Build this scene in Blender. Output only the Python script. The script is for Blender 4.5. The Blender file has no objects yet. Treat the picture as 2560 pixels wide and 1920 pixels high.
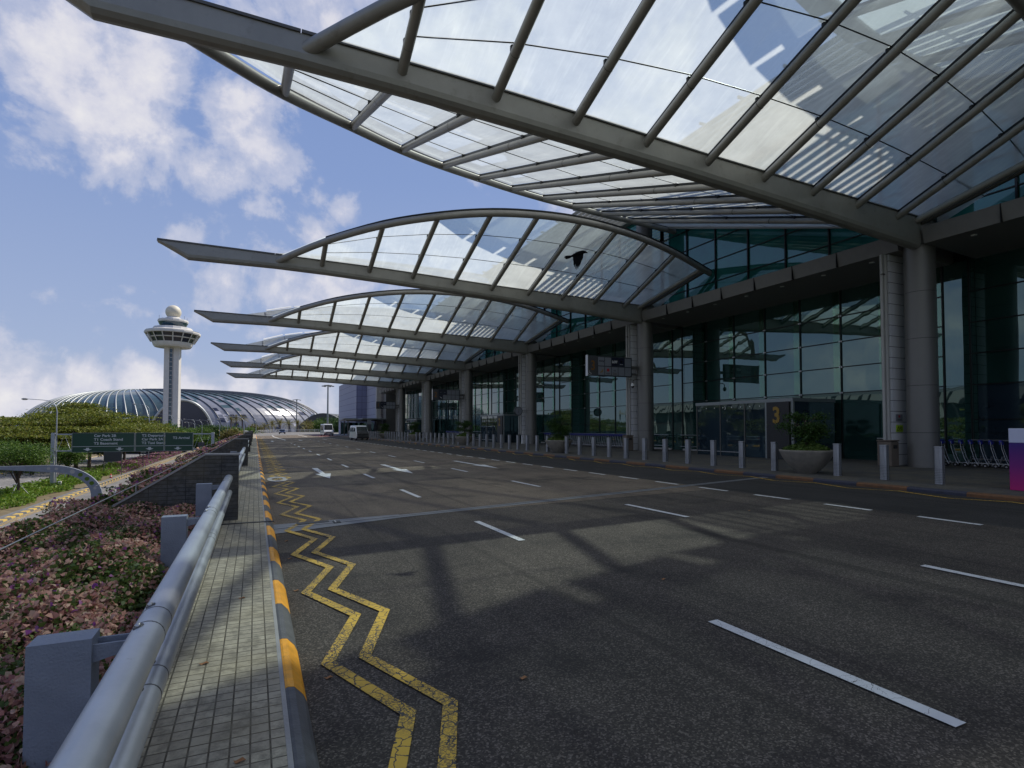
import bpy, math, random
import numpy as np
from mathutils import Vector, Matrix

random.seed(7); rng = np.random.default_rng(11)
R = math.radians
scene = bpy.context.scene
C = scene.collection

# ------------------------------------------------------------------ camera
CAMZ = 1.96
F_PX = 1390.0                      # focal length for a 2560 px wide picture
PITCH = R(1.8); YAW = R(24.814)
cd = bpy.data.cameras.new('camera'); cam = bpy.data.objects.new('camera', cd); C.objects.link(cam)
cam.location = (0, 0, CAMZ)
cam.rotation_euler = (R(90) + PITCH, 0, -YAW)
cd.sensor_width = 36.0; cd.lens = 36.0 * F_PX / 2560.0
cd.shift_y = 0.0259
cd.clip_start = 0.05; cd.clip_end = 6000
scene.camera = cam

# ------------------------------------------------------------------ sun + sky
SU, SV = 0.74, 0.38
sun_dir = Vector((SU, SV, 1)).normalized()
SUN_EL = math.asin(sun_dir.z); SUN_AZ = math.atan2(sun_dir.x, sun_dir.y)
sl = bpy.data.lights.new('sun', 'SUN'); sl.energy = 4.6; sl.angle = R(0.8); sl.color = (1.0, 0.94, 0.83)
so = bpy.data.objects.new('sun', sl); C.objects.link(so)
so.rotation_euler = sun_dir.to_track_quat('Z', 'Y').to_euler()
scene.view_settings.view_transform = 'Standard'
scene.view_settings.look = 'None'
scene.view_settings.exposure = 0.2
scene.view_settings.gamma = 1.0
scene.view_settings.use_curve_mapping = False

_fw = Vector((math.sin(YAW) * math.cos(PITCH), math.cos(YAW) * math.cos(PITCH), math.sin(PITCH)))
_rt = Vector((math.cos(YAW), -math.sin(YAW), 0)); _up = _rt.cross(_fw)
CYP = 1070.0 - F_PX * math.tan(PITCH)
def ray(x, y):      # direction through a photo pixel (2560 wide), unit depth
    return _fw + _rt * ((x - 1280.0) / F_PX) + _up * ((CYP - y) / F_PX)
def at(x, y, depth):
    return Vector((0, 0, CAMZ)) + ray(x, y) * depth

class NT:
    """tiny node-tree helper"""
    def __init__(s, tree): s.t = tree; s.n = tree.nodes; s.l = tree.links
    def add(s, typ, **kw):
        nd = s.n.new(typ)
        for k, v in kw.items():
            if k == 'inp':
                for i, val in v.items():
                    if isinstance(val, bpy.types.NodeSocket): s.l.new(val, nd.inputs[i])
                    else: nd.inputs[i].default_value = val
            else: setattr(nd, k, v)
        return nd
    def math(s, op, a, b=None, c=None, clamp=False):
        nd = s.n.new('ShaderNodeMath'); nd.operation = op; nd.use_clamp = clamp
        for i, v in enumerate((a, b, c)):
            if v is None: continue
            if isinstance(v, bpy.types.NodeSocket): s.l.new(v, nd.inputs[i])
            else: nd.inputs[i].default_value = v
        return nd.outputs[0]
    def ramp(s, fac, stops, interp='LINEAR'):
        nd = s.n.new('ShaderNodeValToRGB'); nd.color_ramp.interpolation = interp
        cr = nd.color_ramp
        while len(cr.elements) < len(stops): cr.elements.new(0.5)
        for e, (p, c) in zip(cr.elements, stops):
            e.position = p; e.color = (c[0], c[1], c[2], 1) if not isinstance(c, (int, float)) else (c, c, c, 1)
        s.l.new(fac, nd.inputs[0]); return nd.outputs[0]
    def mix(s, fac, a, b, typ='MIX'):
        nd = s.n.new('ShaderNodeMix'); nd.data_type = 'RGBA'; nd.blend_type = typ
        for i, v in ((0, fac), (6, a), (7, b)):
            if isinstance(v, bpy.types.NodeSocket): s.l.new(v, nd.inputs[i])
            elif i == 0: nd.inputs[i].default_value = v
            else: nd.inputs[i].default_value = (v[0], v[1], v[2], 1)
        return nd.outputs[2]
    def noise(s, vec, scale, detail=4, rough=0.5, dist=0.0):
        nd = s.n.new('ShaderNodeTexNoise'); nd.inputs['Scale'].default_value = scale
        nd.inputs['Detail'].default_value = detail; nd.inputs['Roughness'].default_value = rough
        nd.inputs['Distortion'].default_value = dist
        if vec is not None: s.l.new(vec, nd.inputs['Vector'])
        return nd.outputs[0]

world = bpy.data.worlds.new('World'); scene.world = world; world.use_nodes = True
w = NT(world.node_tree); world.node_tree.nodes.clear()
sky = w.add('ShaderNodeTexSky', sky_type='NISHITA'); sky.sun_disc = False
sky.sun_elevation = SUN_EL; sky.sun_rotation = SUN_AZ; sky.air_density = 1.0; sky.dust_density = 0.6; sky.ozone_density = 1.6
tc = w.add('ShaderNodeTexCoord')
nrm = w.add('ShaderNodeVectorMath', operation='NORMALIZE'); w.l.new(tc.outputs['Generated'], nrm.inputs[0])
D = nrm.outputs[0]
k = 1.1573
blobs = [(160,150,95,1),(300,150,85,1),(90,290,80,.9),(230,320,75,.9),(370,170,55,.8),(210,230,120,1),(0,270,60,.5),
         (520,240,75,1.1),(560,300,70,1.1),(450,360,55,.9),(520,350,50,.7),
         (390,540,70,.9),(480,600,75,.9),(600,580,80,1.),(680,510,45,.8),(560,465,45,.6),(745,450,35,.6),(690,430,28,.5),(700,620,80,.9),(300,570,25,.5),
         (590,10,90,.95),(700,40,90,.95),(480,0,50,.6),(820,30,80,.9),(1000,60,150,.9),(1100,150,160,.7),(1250,300,150,.6),(1050,420,70,.6),
         (1400,200,150,.5),(1700,330,150,.7),(2000,120,170,.8),
         (40,830,36,1.05),(15,850,45,1),(95,850,42,.95),(180,828,34,1.0),(150,855,45,.9),(215,850,38,.9),(292,830,36,1.05),(330,850,38,1),(395,848,36,.95),(455,850,30,.9),(530,850,45,.85),(620,860,55,.85),(700,865,50,.8),(-80,850,90,1),(250,872,60,.8),(60,880,60,.8),
         (850,620,90,.5),(950,700,90,.5)]
mask = None
for bx, by, br, bw in blobs:
    d = ray(bx * k, by * k).normalized()
    dist = w.add('ShaderNodeVectorMath', operation='DISTANCE'); w.l.new(D, dist.inputs[0]); dist.inputs[1].default_value = d
    m = w.math('MULTIPLY', w.math('SUBTRACT', 1.0, w.math('DIVIDE', dist.outputs[1], br * 1.75 / 1202.0), clamp=True), bw)
    mask = m if mask is None else w.math('MAXIMUM', mask, m)
n1 = w.noise(D, 6.5, 12, 0.60, 0.3); n2 = w.noise(D, 24.0, 6, 0.6)
n3 = w.noise(D, 2.2, 5, 0.55)
sep = w.add('ShaderNodeSeparateXYZ'); w.l.new(D, sep.inputs[0])
# clouds elsewhere in the sky (seen in reflections), away from the photographed part
away = w.add('ShaderNodeVectorMath', operation='DISTANCE'); w.l.new(D, away.inputs[0]); away.inputs[1].default_value = ray(1100, 600).normalized()
gen = w.math('MULTIPLY', w.math('MULTIPLY', w.math('SUBTRACT', n3, 0.44, clamp=True), 5.0, clamp=True),
             w.math('MULTIPLY', w.math('SUBTRACT', away.outputs[1], 0.75, clamp=True), 4.0, clamp=True))
low = w.math('MULTIPLY', w.math('SUBTRACT', 0.16, sep.outputs[2], clamp=True), 3.2, clamp=True)
m2 = w.math('MAXIMUM', w.math('MAXIMUM', mask, w.math('MULTIPLY', gen, 0.6)), w.math('MULTIPLY', low, .25))
dens = w.math('ADD', w.math('MULTIPLY', m2, 1.0), w.math('ADD', w.math('MULTIPLY', w.math('SUBTRACT', n1, 0.5), 2.7), w.math('MULTIPLY', w.math('SUBTRACT', n2, .5), .75)))
fac = w.ramp(dens, [(0.30, 0.0), (0.62, .62), (1.05, 1.0)], 'EASE')
fac = w.math('MULTIPLY', fac, 0.93)
shade = w.ramp(w.math('ADD', w.math('MULTIPLY', dens, .55), w.math('MULTIPLY', w.math('SUBTRACT', n2, .5), .8)), [(0.18, (0.60, 0.64, 0.80)), (0.50, (0.80, 0.80, 0.90)), (0.85, (0.97, 0.95, 0.97))])
grade = w.ramp(sep.outputs[2], [(0.0, (.62, .68, .84)), (0.12, (.47, .58, .86)), (.40, (.31, .44, .80)), (.9, (.20, .32, .70))])
skyc = w.add('ShaderNodeVectorMath', operation='SCALE'); w.l.new(sky.outputs[0], skyc.inputs[0]); skyc.inputs[3].default_value = 0.055
base = w.mix(0.80, skyc.outputs[0], grade)
colr = w.mix(fac, base, shade)
scl = w.add('ShaderNodeVectorMath', operation='SCALE'); w.l.new(colr, scl.inputs[0]); scl.inputs[3].default_value = 7.6
bg = w.add('ShaderNodeBackground'); w.l.new(scl.outputs[0], bg.inputs[0]); bg.inputs[1].default_value = 0.10
wo = w.add('ShaderNodeOutputWorld'); w.l.new(bg.outputs[0], wo.inputs[0])

# ------------------------------------------------------------------ materials
M = {}
def mat(name, color, rough=0.6, metal=0.0, spec=0.5, var=0.0, vscale=3.0, bump=0.0, bscale=30.0, emit=None, coat=0.0, dirt=None, ior=None, stretch=None):
    m = bpy.data.materials.new(name); m.use_nodes = True; t = NT(m.node_tree)
    p = t.n['Principled BSDF']
    p.inputs['Base Color'].default_value = (*color, 1); p.inputs['Roughness'].default_value = rough
    p.inputs['Metallic'].default_value = metal; p.inputs['Specular IOR Level'].default_value = spec
    p.inputs['Coat Weight'].default_value = coat
    if ior: p.inputs['IOR'].default_value = ior
    g = t.add('ShaderNodeTexCoord'); vec = g.outputs['Object']
    if stretch:
        mp = t.add('ShaderNodeMapping'); t.l.new(vec, mp.inputs[0]); mp.inputs['Scale'].default_value = stretch; vec = mp.outputs[0]
    if var:
        nz = t.noise(vec, vscale, 6, 0.6)
        lo = tuple(c * (1 - var) for c in color); hi = tuple(min(1, c * (1 + var)) for c in color)
        c1 = t.ramp(nz, [(0.3, lo), (0.7, hi)])
        if dirt:
            nz2 = t.noise(vec, dirt[1], 8, 0.65)
            c1 = t.mix(t.ramp(nz2, [(dirt[2], 0.0), (dirt[2] + .18, dirt[3])]), c1, dirt[0])
        t.l.new(c1, p.inputs['Base Color'])
        t.l.new(t.ramp(nz, [(0.2, rough * .85), (0.8, min(1, rough * 1.15))]), p.inputs['Roughness'])
    if bump:
        b = t.add('ShaderNodeBump'); b.inputs['Strength'].default_value = bump; b.inputs['Distance'].default_value = 0.02
        t.l.new(t.noise(g.outputs['Object'], bscale, 5), b.inputs['Height']); t.l.new(b.outputs[0], p.inputs['Normal'])
    if emit:
        p.inputs['Emission Color'].default_value = (*emit[0], 1); p.inputs['Emission Strength'].default_value = emit[1]
    M[name] = m; return m

def asphalt(name, c_dark, c_light, grain=0.30, patch=(0.02, 0.018, 0.016)):
    m = bpy.data.materials.new(name); m.use_nodes = True; t = NT(m.node_tree); p = t.n['Principled BSDF']
    g = t.add('ShaderNodeTexCoord').outputs['Object']
    vo = t.add('ShaderNodeTexVoronoi'); vo.inputs['Scale'].default_value = 85; t.l.new(g, vo.inputs['Vector'])
    fine = t.noise(g, 130, 3, 0.7)
    big = t.noise(g, 0.33, 7, 0.6)
    mp = t.add('ShaderNodeMapping'); t.l.new(g, mp.inputs[0]); mp.inputs['Scale'].default_value = (1.6, .12, 1)
    track = t.noise(mp.outputs[0], 1.0, 4, .6)
    basec = t.mix(t.ramp(big, [(0.32, 0.0), (0.68, 1.0)]), c_dark, c_light)
    basec = t.mix(t.ramp(track, [(0.45, 0.0), (0.72, .55)]), basec, tuple(c * 1.25 for c in c_light))
    cc = t.add('ShaderNodeSeparateColor'); t.l.new(vo.outputs['Color'], cc.inputs[0])
    gr = t.ramp(cc.outputs[0], [(0.25, 0.55), (0.75, 1.1), (0.93, 2.4)])
    gr2 = t.mix(grain, (1, 1, 1), gr)
    basec = t.mix(1.0, basec, gr2, 'MULTIPLY')
    mp2 = t.add('ShaderNodeMapping'); t.l.new(g, mp2.inputs[0]); mp2.inputs['Scale'].default_value = (2.6, .05, 1)
    seam = t.noise(mp2.outputs[0], 1.0, 3, .5)
    basec = t.mix(t.ramp(seam, [(0.60, 0.0), (0.66, .45)]), basec, tuple(c * .55 for c in c_dark))
    oil = t.noise(g, 0.75, 6, 0.62, 0.4)
    basec = t.mix(t.ramp(oil, [(0.55, 0.0), (0.72, .75)]), basec, patch)
    t.l.new(basec, p.inputs['Base Color']); p.inputs['Roughness'].default_value = 0.88; p.inputs['Specular IOR Level'].default_value = .25
    b = t.add('ShaderNodeBump'); b.inputs['Strength'].default_value = .45; b.inputs['Distance'].default_value = .006
    t.l.new(t.math('ADD', cc.outputs[1], fine), b.inputs['Height']); t.l.new(b.outputs[0], p.inputs['Normal'])
    M[name] = m
asphalt('asphalt_grey', (.042, .036, .029), (.082, .069, .054), .9)
asphalt('asphalt_brown', (.086, .069, .051), (.148, .118, .086), .55)
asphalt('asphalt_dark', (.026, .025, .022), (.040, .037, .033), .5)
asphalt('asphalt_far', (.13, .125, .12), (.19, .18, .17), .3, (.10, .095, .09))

def cracked(name, color, crack_scale=9, amount=0.05, wear=0.62):
    m = bpy.data.materials.new(name); m.use_nodes = True; t = NT(m.node_tree); p = t.n['Principled BSDF']
    g = t.add('ShaderNodeTexCoord').outputs['Object']
    wv = t.add('ShaderNodeTexNoise'); wv.inputs['Scale'].default_value = 14; t.l.new(g, wv.inputs['Vector'])
    mixv = t.add('ShaderNodeVectorMath', operation='MULTIPLY_ADD'); t.l.new(wv.outputs['Color'], mixv.inputs[0]); mixv.inputs[1].default_value = (.08, .08, .08); t.l.new(g, mixv.inputs[2])
    vo = t.add('ShaderNodeTexVoronoi', feature='DISTANCE_TO_EDGE'); vo.inputs['Scale'].default_value = crack_scale; t.l.new(mixv.outputs[0], vo.inputs['Vector'])
    vo2 = t.add('ShaderNodeTexVoronoi', feature='DISTANCE_TO_EDGE'); vo2.inputs['Scale'].default_value = crack_scale * 3.3; t.l.new(mixv.outputs[0], vo2.inputs['Vector'])
    zone = t.ramp(t.noise(g, 1.1, 4), [(.42, 0.0), (.58, 1.0)])
    cr = t.math('LESS_THAN', vo.outputs[0], amount)
    cr2 = t.math('MULTIPLY', t.math('LESS_THAN', vo2.outputs[0], amount * 1.8), zone)
    pit = t.math('MULTIPLY', t.math('GREATER_THAN', t.noise(g, 45, 5, .7), wear), zone)
    a = t.math('MAXIMUM', t.math('MAXIMUM', cr, cr2), pit)
    col = t.mix(t.noise(g, 6, 5), tuple(c * .78 for c in color), color)
    t.l.new(t.mix(a, col, (.045, .042, .038)), p.inputs['Base Color']); p.inputs['Roughness'].default_value = .75
    M[name] = m
cracked('yellow_paint', (.66, .41, .045), 9, .035, .54)
cracked('white_paint', (.62, .62, .60), 5, .006, .70)
cracked('white_faded', (.40, .39, .37), 7, .01, .56)
mat('kerb_yellow', (.80, .34, .015), .6, var=.18, vscale=9, dirt=((.16, .10, .04), 6, .57, .7), bump=.3, bscale=60)
mat('kerb_grey', (.095, .095, .095), .75, var=.3, vscale=8, bump=.3, bscale=60, dirt=((.18, .17, .15), 5, .6, .5))
mat('kerb_navy', (.030, .032, .05), .7, var=.3, vscale=6)
mat('kerb_orange', (.13, .058, .02), .7, var=.3, vscale=6)
mat('concrete', (.30, .29, .27), .85, var=.2, vscale=2, bump=.3, bscale=50)
mat('concrete_dark', (.13, .13, .13), .85, var=.25, vscale=3, bump=.3, bscale=50)
mat('joint_cover', (.16, .165, .17), .7, var=.15, vscale=4, bump=.15)
mat('rubber_black', (.012, .012, .012), .6)
mat('steel_paint', (.275, .265, .235), .42, metal=.25, var=.12, vscale=1.2, dirt=((.12, .105, .08), 3.0, .58, .45))
mat('steel_dark', (.10, .095, .085), .5, metal=.2, var=.15)
mat('rail_paint', (.36, .38, .41), .38, metal=.3, var=.12, vscale=4, dirt=((.13, .12, .11), 22, .64, .7), bump=.05, bscale=18)
mat('rail_dark', (.20, .22, .26), .6, var=.12, vscale=6, bump=.25, bscale=90)
mat('bolt', (.10, .10, .10), .45, metal=.8, var=.4, vscale=30)
mat('column_clad', (.155, .15, .14), .45, metal=.4, var=.08, vscale=.6)
mat('white_clad', (.36, .35, .33), .55, var=.06, vscale=2)
mat('soffit', (.17, .165, .155), .6, var=.08)
mat('mullion', (.006, .007, .007), .4, metal=.4)
mat('clamp_steel', (.35, .36, .36), .3, metal=.8)
mat('steel_bright', (.42, .42, .42), .32, metal=.85, var=.1, vscale=20)
mat('bollard_steel', (.34, .35, .37), .38, metal=.75, var=.22, vscale=6, stretch=(1, 1, .2))
mat('bollard_side', (.03, .03, .03), .5)
mat('paving', (.075, .073, .068), .8, var=.2, vscale=1.2, bump=.1)
mat('planter_stone', (.22, .20, .165), .85, var=.18, vscale=6, bump=.5, bscale=70)
mat('soil', (.04, .03, .02), .95, var=.3)
mat('bark', (.085, .06, .045), .9, var=.35, vscale=6, bump=.8, bscale=18)
mat('kerb_pale_yellow', (.50, .34, .07), .7, var=.15)
mat('blue_wall', (.20, .215, .35), .45, metal=.2, var=.06, vscale=.4)
mat('white_concrete', (.56, .54, .51), .8, var=.08, vscale=.3)
mat('window_blue', (.01, .045, .07), .06, spec=.8)
mat('window_dark', (.02, .025, .04), .12, spec=.7)
mat('radome', (.62, .56, .44), .6, var=.10, vscale=.5)
mat('sign_green', (.006, .045, .024), .45)
mat('sign_white', (.48, .50, .50), .5)
mat('sign_frame', (.22, .24, .24), .45, metal=.5)
mat('sign_back', (.03, .035, .04), .5)
mat('sign_grey', (.055, .055, .06), .5)
mat('tile_pale', (.20, .21, .235), .4)
mat('tile_navy', (.010, .012, .03), .4)
mat('gold', (.26, .15, .01), .45, var=.05)
mat('gold_dark', (.20, .085, .008), .45)
mat('red', (.42, .02, .02), .5)
mat('white_plain', (.62, .62, .60), .5)
mat('black_plain', (.012, .012, .013), .5)
mat('lime', (.35, .55, .01), .5)
mat('car_white', (.62, .63, .64), .22, coat=.6, var=.03)
mat('car_blue', (.015, .02, .05), .2, coat=.6)
mat('car_glass', (.012, .016, .018), .08, spec=.35)
mat('tyre', (.012, .012, .012), .8)
mat('rim', (.35, .35, .36), .3, metal=.8)
mat('lamp_glass', (.55, .55, .52), .15)
mat('amber', (.7, .25, .02), .3)
mat('chrome', (.33, .33, .34), .25, metal=1.0)
mat('trolley_blue', (.015, .02, .26), .4)
mat('crow_black', (.003, .003, .0035), .85, spec=.1)
mat('brown_box', (.12, .095, .075), .7, var=.1)
mat('kiosk_white', (.50, .52, .66), .4)
mat('grass', (.09, .17, .02), .9, var=.5, vscale=1.5)
mat('verge', (.13, .10, .05), .9, var=.4, vscale=1.2)
mat('terrain', (.07, .10, .03), .95, var=.4, vscale=.05)
mat('jewel_rib', (.40, .42, .42), .45, metal=.3)
mat('jewel_rib_shaded', (.08, .09, .11), .4)  # same ribs with shade put into their colour
mat('jewel_glass', (.050, .085, .095), .16, spec=.7, var=.25, vscale=.25)
mat('jewel_glass_pale', (.20, .205, .24), .25, spec=.6, var=.15, vscale=.3)
mat('jewel_white', (.42, .42, .48), .35)
mat('jewel_dark', (.022, .024, .045), .15, spec=.6)
mat('dark_roof', (.05, .055, .06), .6)
mat('red_road', (.16, .035, .03), .8)
mat('wire', (.32, .32, .30), .4, metal=.7)
mat('leaf_brown', (.28, .13, .05), .8)
mat('interior', (.02, .025, .025), .8)
mat('haze_green_box', (.05, .06, .04), .9)

def glass_canopy(name, tint, lo, hi):
    m = bpy.data.materials.new(name); m.use_nodes = True; t = NT(m.node_tree); t.n.clear()
    g = t.add('ShaderNodeTexCoord').outputs['Object']
    tr = t.add('ShaderNodeBsdfTransparent'); tr.inputs[0].default_value = (*tint, 1)
    tl = t.add('ShaderNodeBsdfTranslucent'); df = t.add('ShaderNodeBsdfDiffuse')
    dirt = t.noise(g, .9, 7, .6)
    mp = t.add('ShaderNodeMapping'); t.l.new(g, mp.inputs[0]); mp.inputs['Scale'].default_value = (3.5, .35, .35)
    streak = t.noise(mp.outputs[0], 2.0, 5, .6)
    tl.inputs[0].default_value = (.80, .84, .81, 1); df.inputs[0].default_value = (.5, .53, .52, 1)
    a = t.add('ShaderNodeMixShader'); a.inputs[0].default_value = .08; t.l.new(tl.outputs[0], a.inputs[1]); t.l.new(df.outputs[0], a.inputs[2])
    fac = t.math('ADD', t.ramp(dirt, [(.3, lo), (.75, hi)]), t.ramp(streak, [(.5, 0.0), (.8, .10)]))
    b = t.add('ShaderNodeMixShader'); t.l.new(fac, b.inputs[0]); t.l.new(tr.outputs[0], b.inputs[1]); t.l.new(a.outputs[0], b.inputs[2])
    gl = t.add('ShaderNodeBsdfGlossy'); gl.inputs['Roughness'].default_value = .02; gl.inputs[0].default_value = (.9, .95, .95, 1)
    lw = t.add('ShaderNodeLayerWeight'); lw.inputs[0].default_value = .5; fr = t.math('MULTIPLY_ADD', t.math('POWER', lw.outputs['Facing'], 4.5), .55, .05)
    c = t.add('ShaderNodeMixShader'); t.l.new(fr, c.inputs[0]); t.l.new(b.outputs[0], c.inputs[1]); t.l.new(gl.outputs[0], c.inputs[2])
    o = t.add('ShaderNodeOutputMaterial'); t.l.new(c.outputs[0], o.inputs[0]); M[name] = m
glass_canopy('canopy_glass', (.68, .81, .84), .38, .54)
glass_canopy('canopy_frit', (.36, .41, .41), .60, .76)

def glass_facade(name, tint, rough=.015, wave=.22, ior=1.55):
    m = bpy.data.materials.new(name); m.use_nodes = True; t = NT(m.node_tree); p = t.n['Principled BSDF']
    p.inputs['Roughness'].default_value = rough; p.inputs['IOR'].default_value = ior; p.inputs['Specular IOR Level'].default_value = .55
    p.inputs['Specular Tint'].default_value = (.66, .95, .95, 1)
    g = t.add('ShaderNodeTexCoord').outputs['Object']
    t.l.new(t.ramp(t.noise(g, .5, 3), [(.3, tuple(c * .7 for c in tint)), (.7, tuple(c * 1.3 for c in tint))]), p.inputs['Base Color'])
    mp = t.add('ShaderNodeMapping'); t.l.new(g, mp.inputs[0]); mp.inputs['Scale'].default_value = (1, .7, .25)
    b = t.add('ShaderNodeBump'); b.inputs['Strength'].default_value = wave; b.inputs['Distance'].default_value = .03
    t.l.new(t.noise(mp.outputs[0], 1.1, 2, .4), b.inputs['Height']); t.l.new(b.outputs[0], p.inputs['Normal'])
    M[name] = m
glass_facade('facade_glass', (.012, .038, .032), ior=2.0)
glass_facade('facade_glass_blue', (.016, .027, .038), ior=1.65)
glass_facade('clerestory_glass', (.014, .10, .088), .02, .2, 1.8)

def clearglass(name, tint):
    m = bpy.data.materials.new(name); m.use_nodes = True; t = NT(m.node_tree); t.n.clear()
    a = t.add('ShaderNodeBsdfTransparent'); a.inputs[0].default_value = (*tint, 1); g = t.add('ShaderNodeBsdfGlossy'); g.inputs['Roughness'].default_value = .03
    x = t.add('ShaderNodeMixShader'); x.inputs[0].default_value = .10; t.l.new(a.outputs[0], x.inputs[1]); t.l.new(g.outputs[0], x.inputs[2])
    o = t.add('ShaderNodeOutputMaterial'); t.l.new(x.outputs[0], o.inputs[0]); M[name] = m
clearglass('fin_glass', (.45, .80, .68))
def leafmat(name, cols, trans=.35):
    m = bpy.data.materials.new(name); m.use_nodes = True; t = NT(m.node_tree); t.n.clear()
    ge = t.add('ShaderNodeNewGeometry')
    c = t.ramp(ge.outputs['Random Per Island'], [(i / max(1, len(cols) - 1), col) for i, col in enumerate(cols)])
    d = t.add('ShaderNodeBsdfPrincipled'); t.l.new(c, d.inputs['Base Color']); d.inputs['Roughness'].default_value = .55; d.inputs['Specular IOR Level'].default_value = .3
    l = t.add('ShaderNodeBsdfTranslucent'); t.l.new(c, l.inputs[0])
    a = t.add('ShaderNodeMixShader'); a.inputs[0].default_value = trans; t.l.new(d.outputs[0], a.inputs[1]); t.l.new(l.outputs[0], a.inputs[2])
    o = t.add('ShaderNodeOutputMaterial'); t.l.new(a.outputs[0], o.inputs[0]); M[name] = m
leafmat('leaf_rain', [(.055, .075, .010), (.13, .16, .015), (.09, .12, .012), (.20, .22, .03), (.14, .12, .03)])
leafmat('leaf_green', [(.03, .075, .012), (.08, .15, .02), (.05, .10, .015), (.13, .20, .03)])
leafmat('leaf_dark', [(.02, .055, .012), (.04, .085, .015), (.03, .07, .02), (.06, .11, .02)])
leafmat('leaf_olive', [(.09, .10, .02), (.16, .14, .03), (.12, .10, .03), (.20, .17, .05)])
leafmat('leaf_palm', [(.07, .10, .02), (.14, .13, .03), (.20, .15, .04), (.10, .12, .02)])
leafmat('leaf_bed', [(.04, .075, .015), (.10, .13, .03), (.06, .10, .02), (.15, .19, .05)])
leafmat('bract_pink', [(.40, .18, .15), (.56, .32, .24), (.36, .15, .14), (.66, .48, .34), (.48, .24, .20)], .4)
leafmat('bract_purple', [(.26, .06, .26), (.38, .12, .36), (.22, .05, .20), (.42, .18, .38)], .4)
leafmat('ground_green', [(.07, .15, .01), (.15, .26, .02), (.10, .18, .02), (.20, .24, .04)])
leafmat('ground_purple', [(.28, .10, .22), (.36, .14, .26), (.14, .10, .06), (.32, .14, .20)])
leafmat('potted_leaf', [(.018, .05, .01), (.035, .08, .012), (.05, .10, .02), (.03, .06, .012)])
leafmat('potted_shrub', [(.05, .10, .015), (.10, .17, .03), (.16, .22, .05), (.04, .09, .015)])

def tilemat(name, c1, c2, mortar, bw, bh, msize, axes='XY', dirt=True, bump=.6, offset=0.0):
    m = bpy.data.materials.new(name); m.use_nodes = True; t = NT(m.node_tree); p = t.n['Principled BSDF']
    g = t.add('ShaderNodeTexCoord').outputs['Object']
    if axes != 'XY':
        s = t.add('ShaderNodeSeparateXYZ'); t.l.new(g, s.inputs[0]); cb = t.add('ShaderNodeCombineXYZ')
        t.l.new(s.outputs['XYZ'.index(axes[0])], cb.inputs[0]); t.l.new(s.outputs['XYZ'.index(axes[1])], cb.inputs[1]); v = cb.outputs[0]
    else: v = g
    b = t.add('ShaderNodeTexBrick'); t.l.new(v, b.inputs['Vector']); b.offset = offset; b.squash = 1
    b.inputs['Color1'].default_value = (*c1, 1); b.inputs['Color2'].default_value = (*c2, 1); b.inputs['Mortar'].default_value = (*mortar, 1)
    b.inputs['Scale'].default_value = 1; b.inputs['Brick Width'].default_value = bw; b.inputs['Row Height'].default_value = bh
    b.inputs['Mortar Size'].default_value = msize; b.inputs['Mortar Smooth'].default_value = .3
    col = b.outputs[0]
    if dirt:
        mm = t.ramp(t.noise(g, 9, 9, .75), [(.44, 0.0), (.62, .85)])
        col = t.mix(mm, col, tuple(c * .35 for c in c1))
        col = t.mix(t.ramp(t.noise(g, 1.3, 4, .6), [(.4, 0.0), (.75, .4)]), col, (.20, .16, .08))
    t.l.new(col, p.inputs['Base Color']); p.inputs['Roughness'].default_value = .8
    bp = t.add('ShaderNodeBump'); bp.invert = True; bp.inputs['Strength'].default_value = bump; bp.inputs['Distance'].default_value = .006
    t.l.new(b.outputs[1], bp.inputs['Height']); t.l.new(bp.outputs[0], p.inputs['Normal']); M[name] = m
tilemat('walk_tiles', (.45, .40, .29), (.32, .285, .21), (.04, .030, .016), .105, .105, .006)
tilemat('fin_tiles', (.060, .060, .058), (.085, .085, .082), (.012, .012, .012), .30, .075, .006, 'XZ')
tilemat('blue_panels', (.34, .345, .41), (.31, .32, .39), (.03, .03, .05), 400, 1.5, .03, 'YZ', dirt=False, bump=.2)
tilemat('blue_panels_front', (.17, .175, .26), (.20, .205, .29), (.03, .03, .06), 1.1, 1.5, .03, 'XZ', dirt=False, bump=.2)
tilemat('white_panels', (.60, .60, .61), (.56, .56, .59), (.04, .04, .04), 40, .44, .012, 'XZ', dirt=False, bump=.3)
tilemat('plaza_tiles', (.075, .073, .068), (.062, .061, .057), (.025, .025, .023), .6, .6, .008, 'XY', dirt=True, bump=.2)

def gradient_mat():
    m = bpy.data.materials.new('kiosk_purple'); m.use_nodes = True; t = NT(m.node_tree); p = t.n['Principled BSDF']
    g = t.add('ShaderNodeTexCoord').outputs['Object']; s = t.add('ShaderNodeSeparateXYZ'); t.l.new(g, s.inputs[0])
    t.l.new(t.ramp(t.math('DIVIDE', s.outputs[2], 1.5), [(0, (.42, .01, .14)), (.4, (.16, .01, .16)), (.75, (.04, .01, .16)), (1, (.03, .02, .18))]), p.inputs['Base Color'])
    p.inputs['Roughness'].default_value = .35; M['kiosk_purple'] = m
gradient_mat()

# ------------------------------------------------------------------ mesh helpers
def tag(o, label=None, cat=None, group=None, kind=None):
    if label: o['label'] = label
    if cat: o['category'] = cat
    if group: o['group'] = group
    if kind: o['kind'] = kind
    return o
def empty(name, loc=(0, 0, 0), rz=0.0, **kw):
    o = bpy.data.objects.new(name, None); C.objects.link(o); o.location = loc; o.rotation_euler = (0, 0, rz); o.empty_display_size = .2
    return tag(o, **kw)

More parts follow.
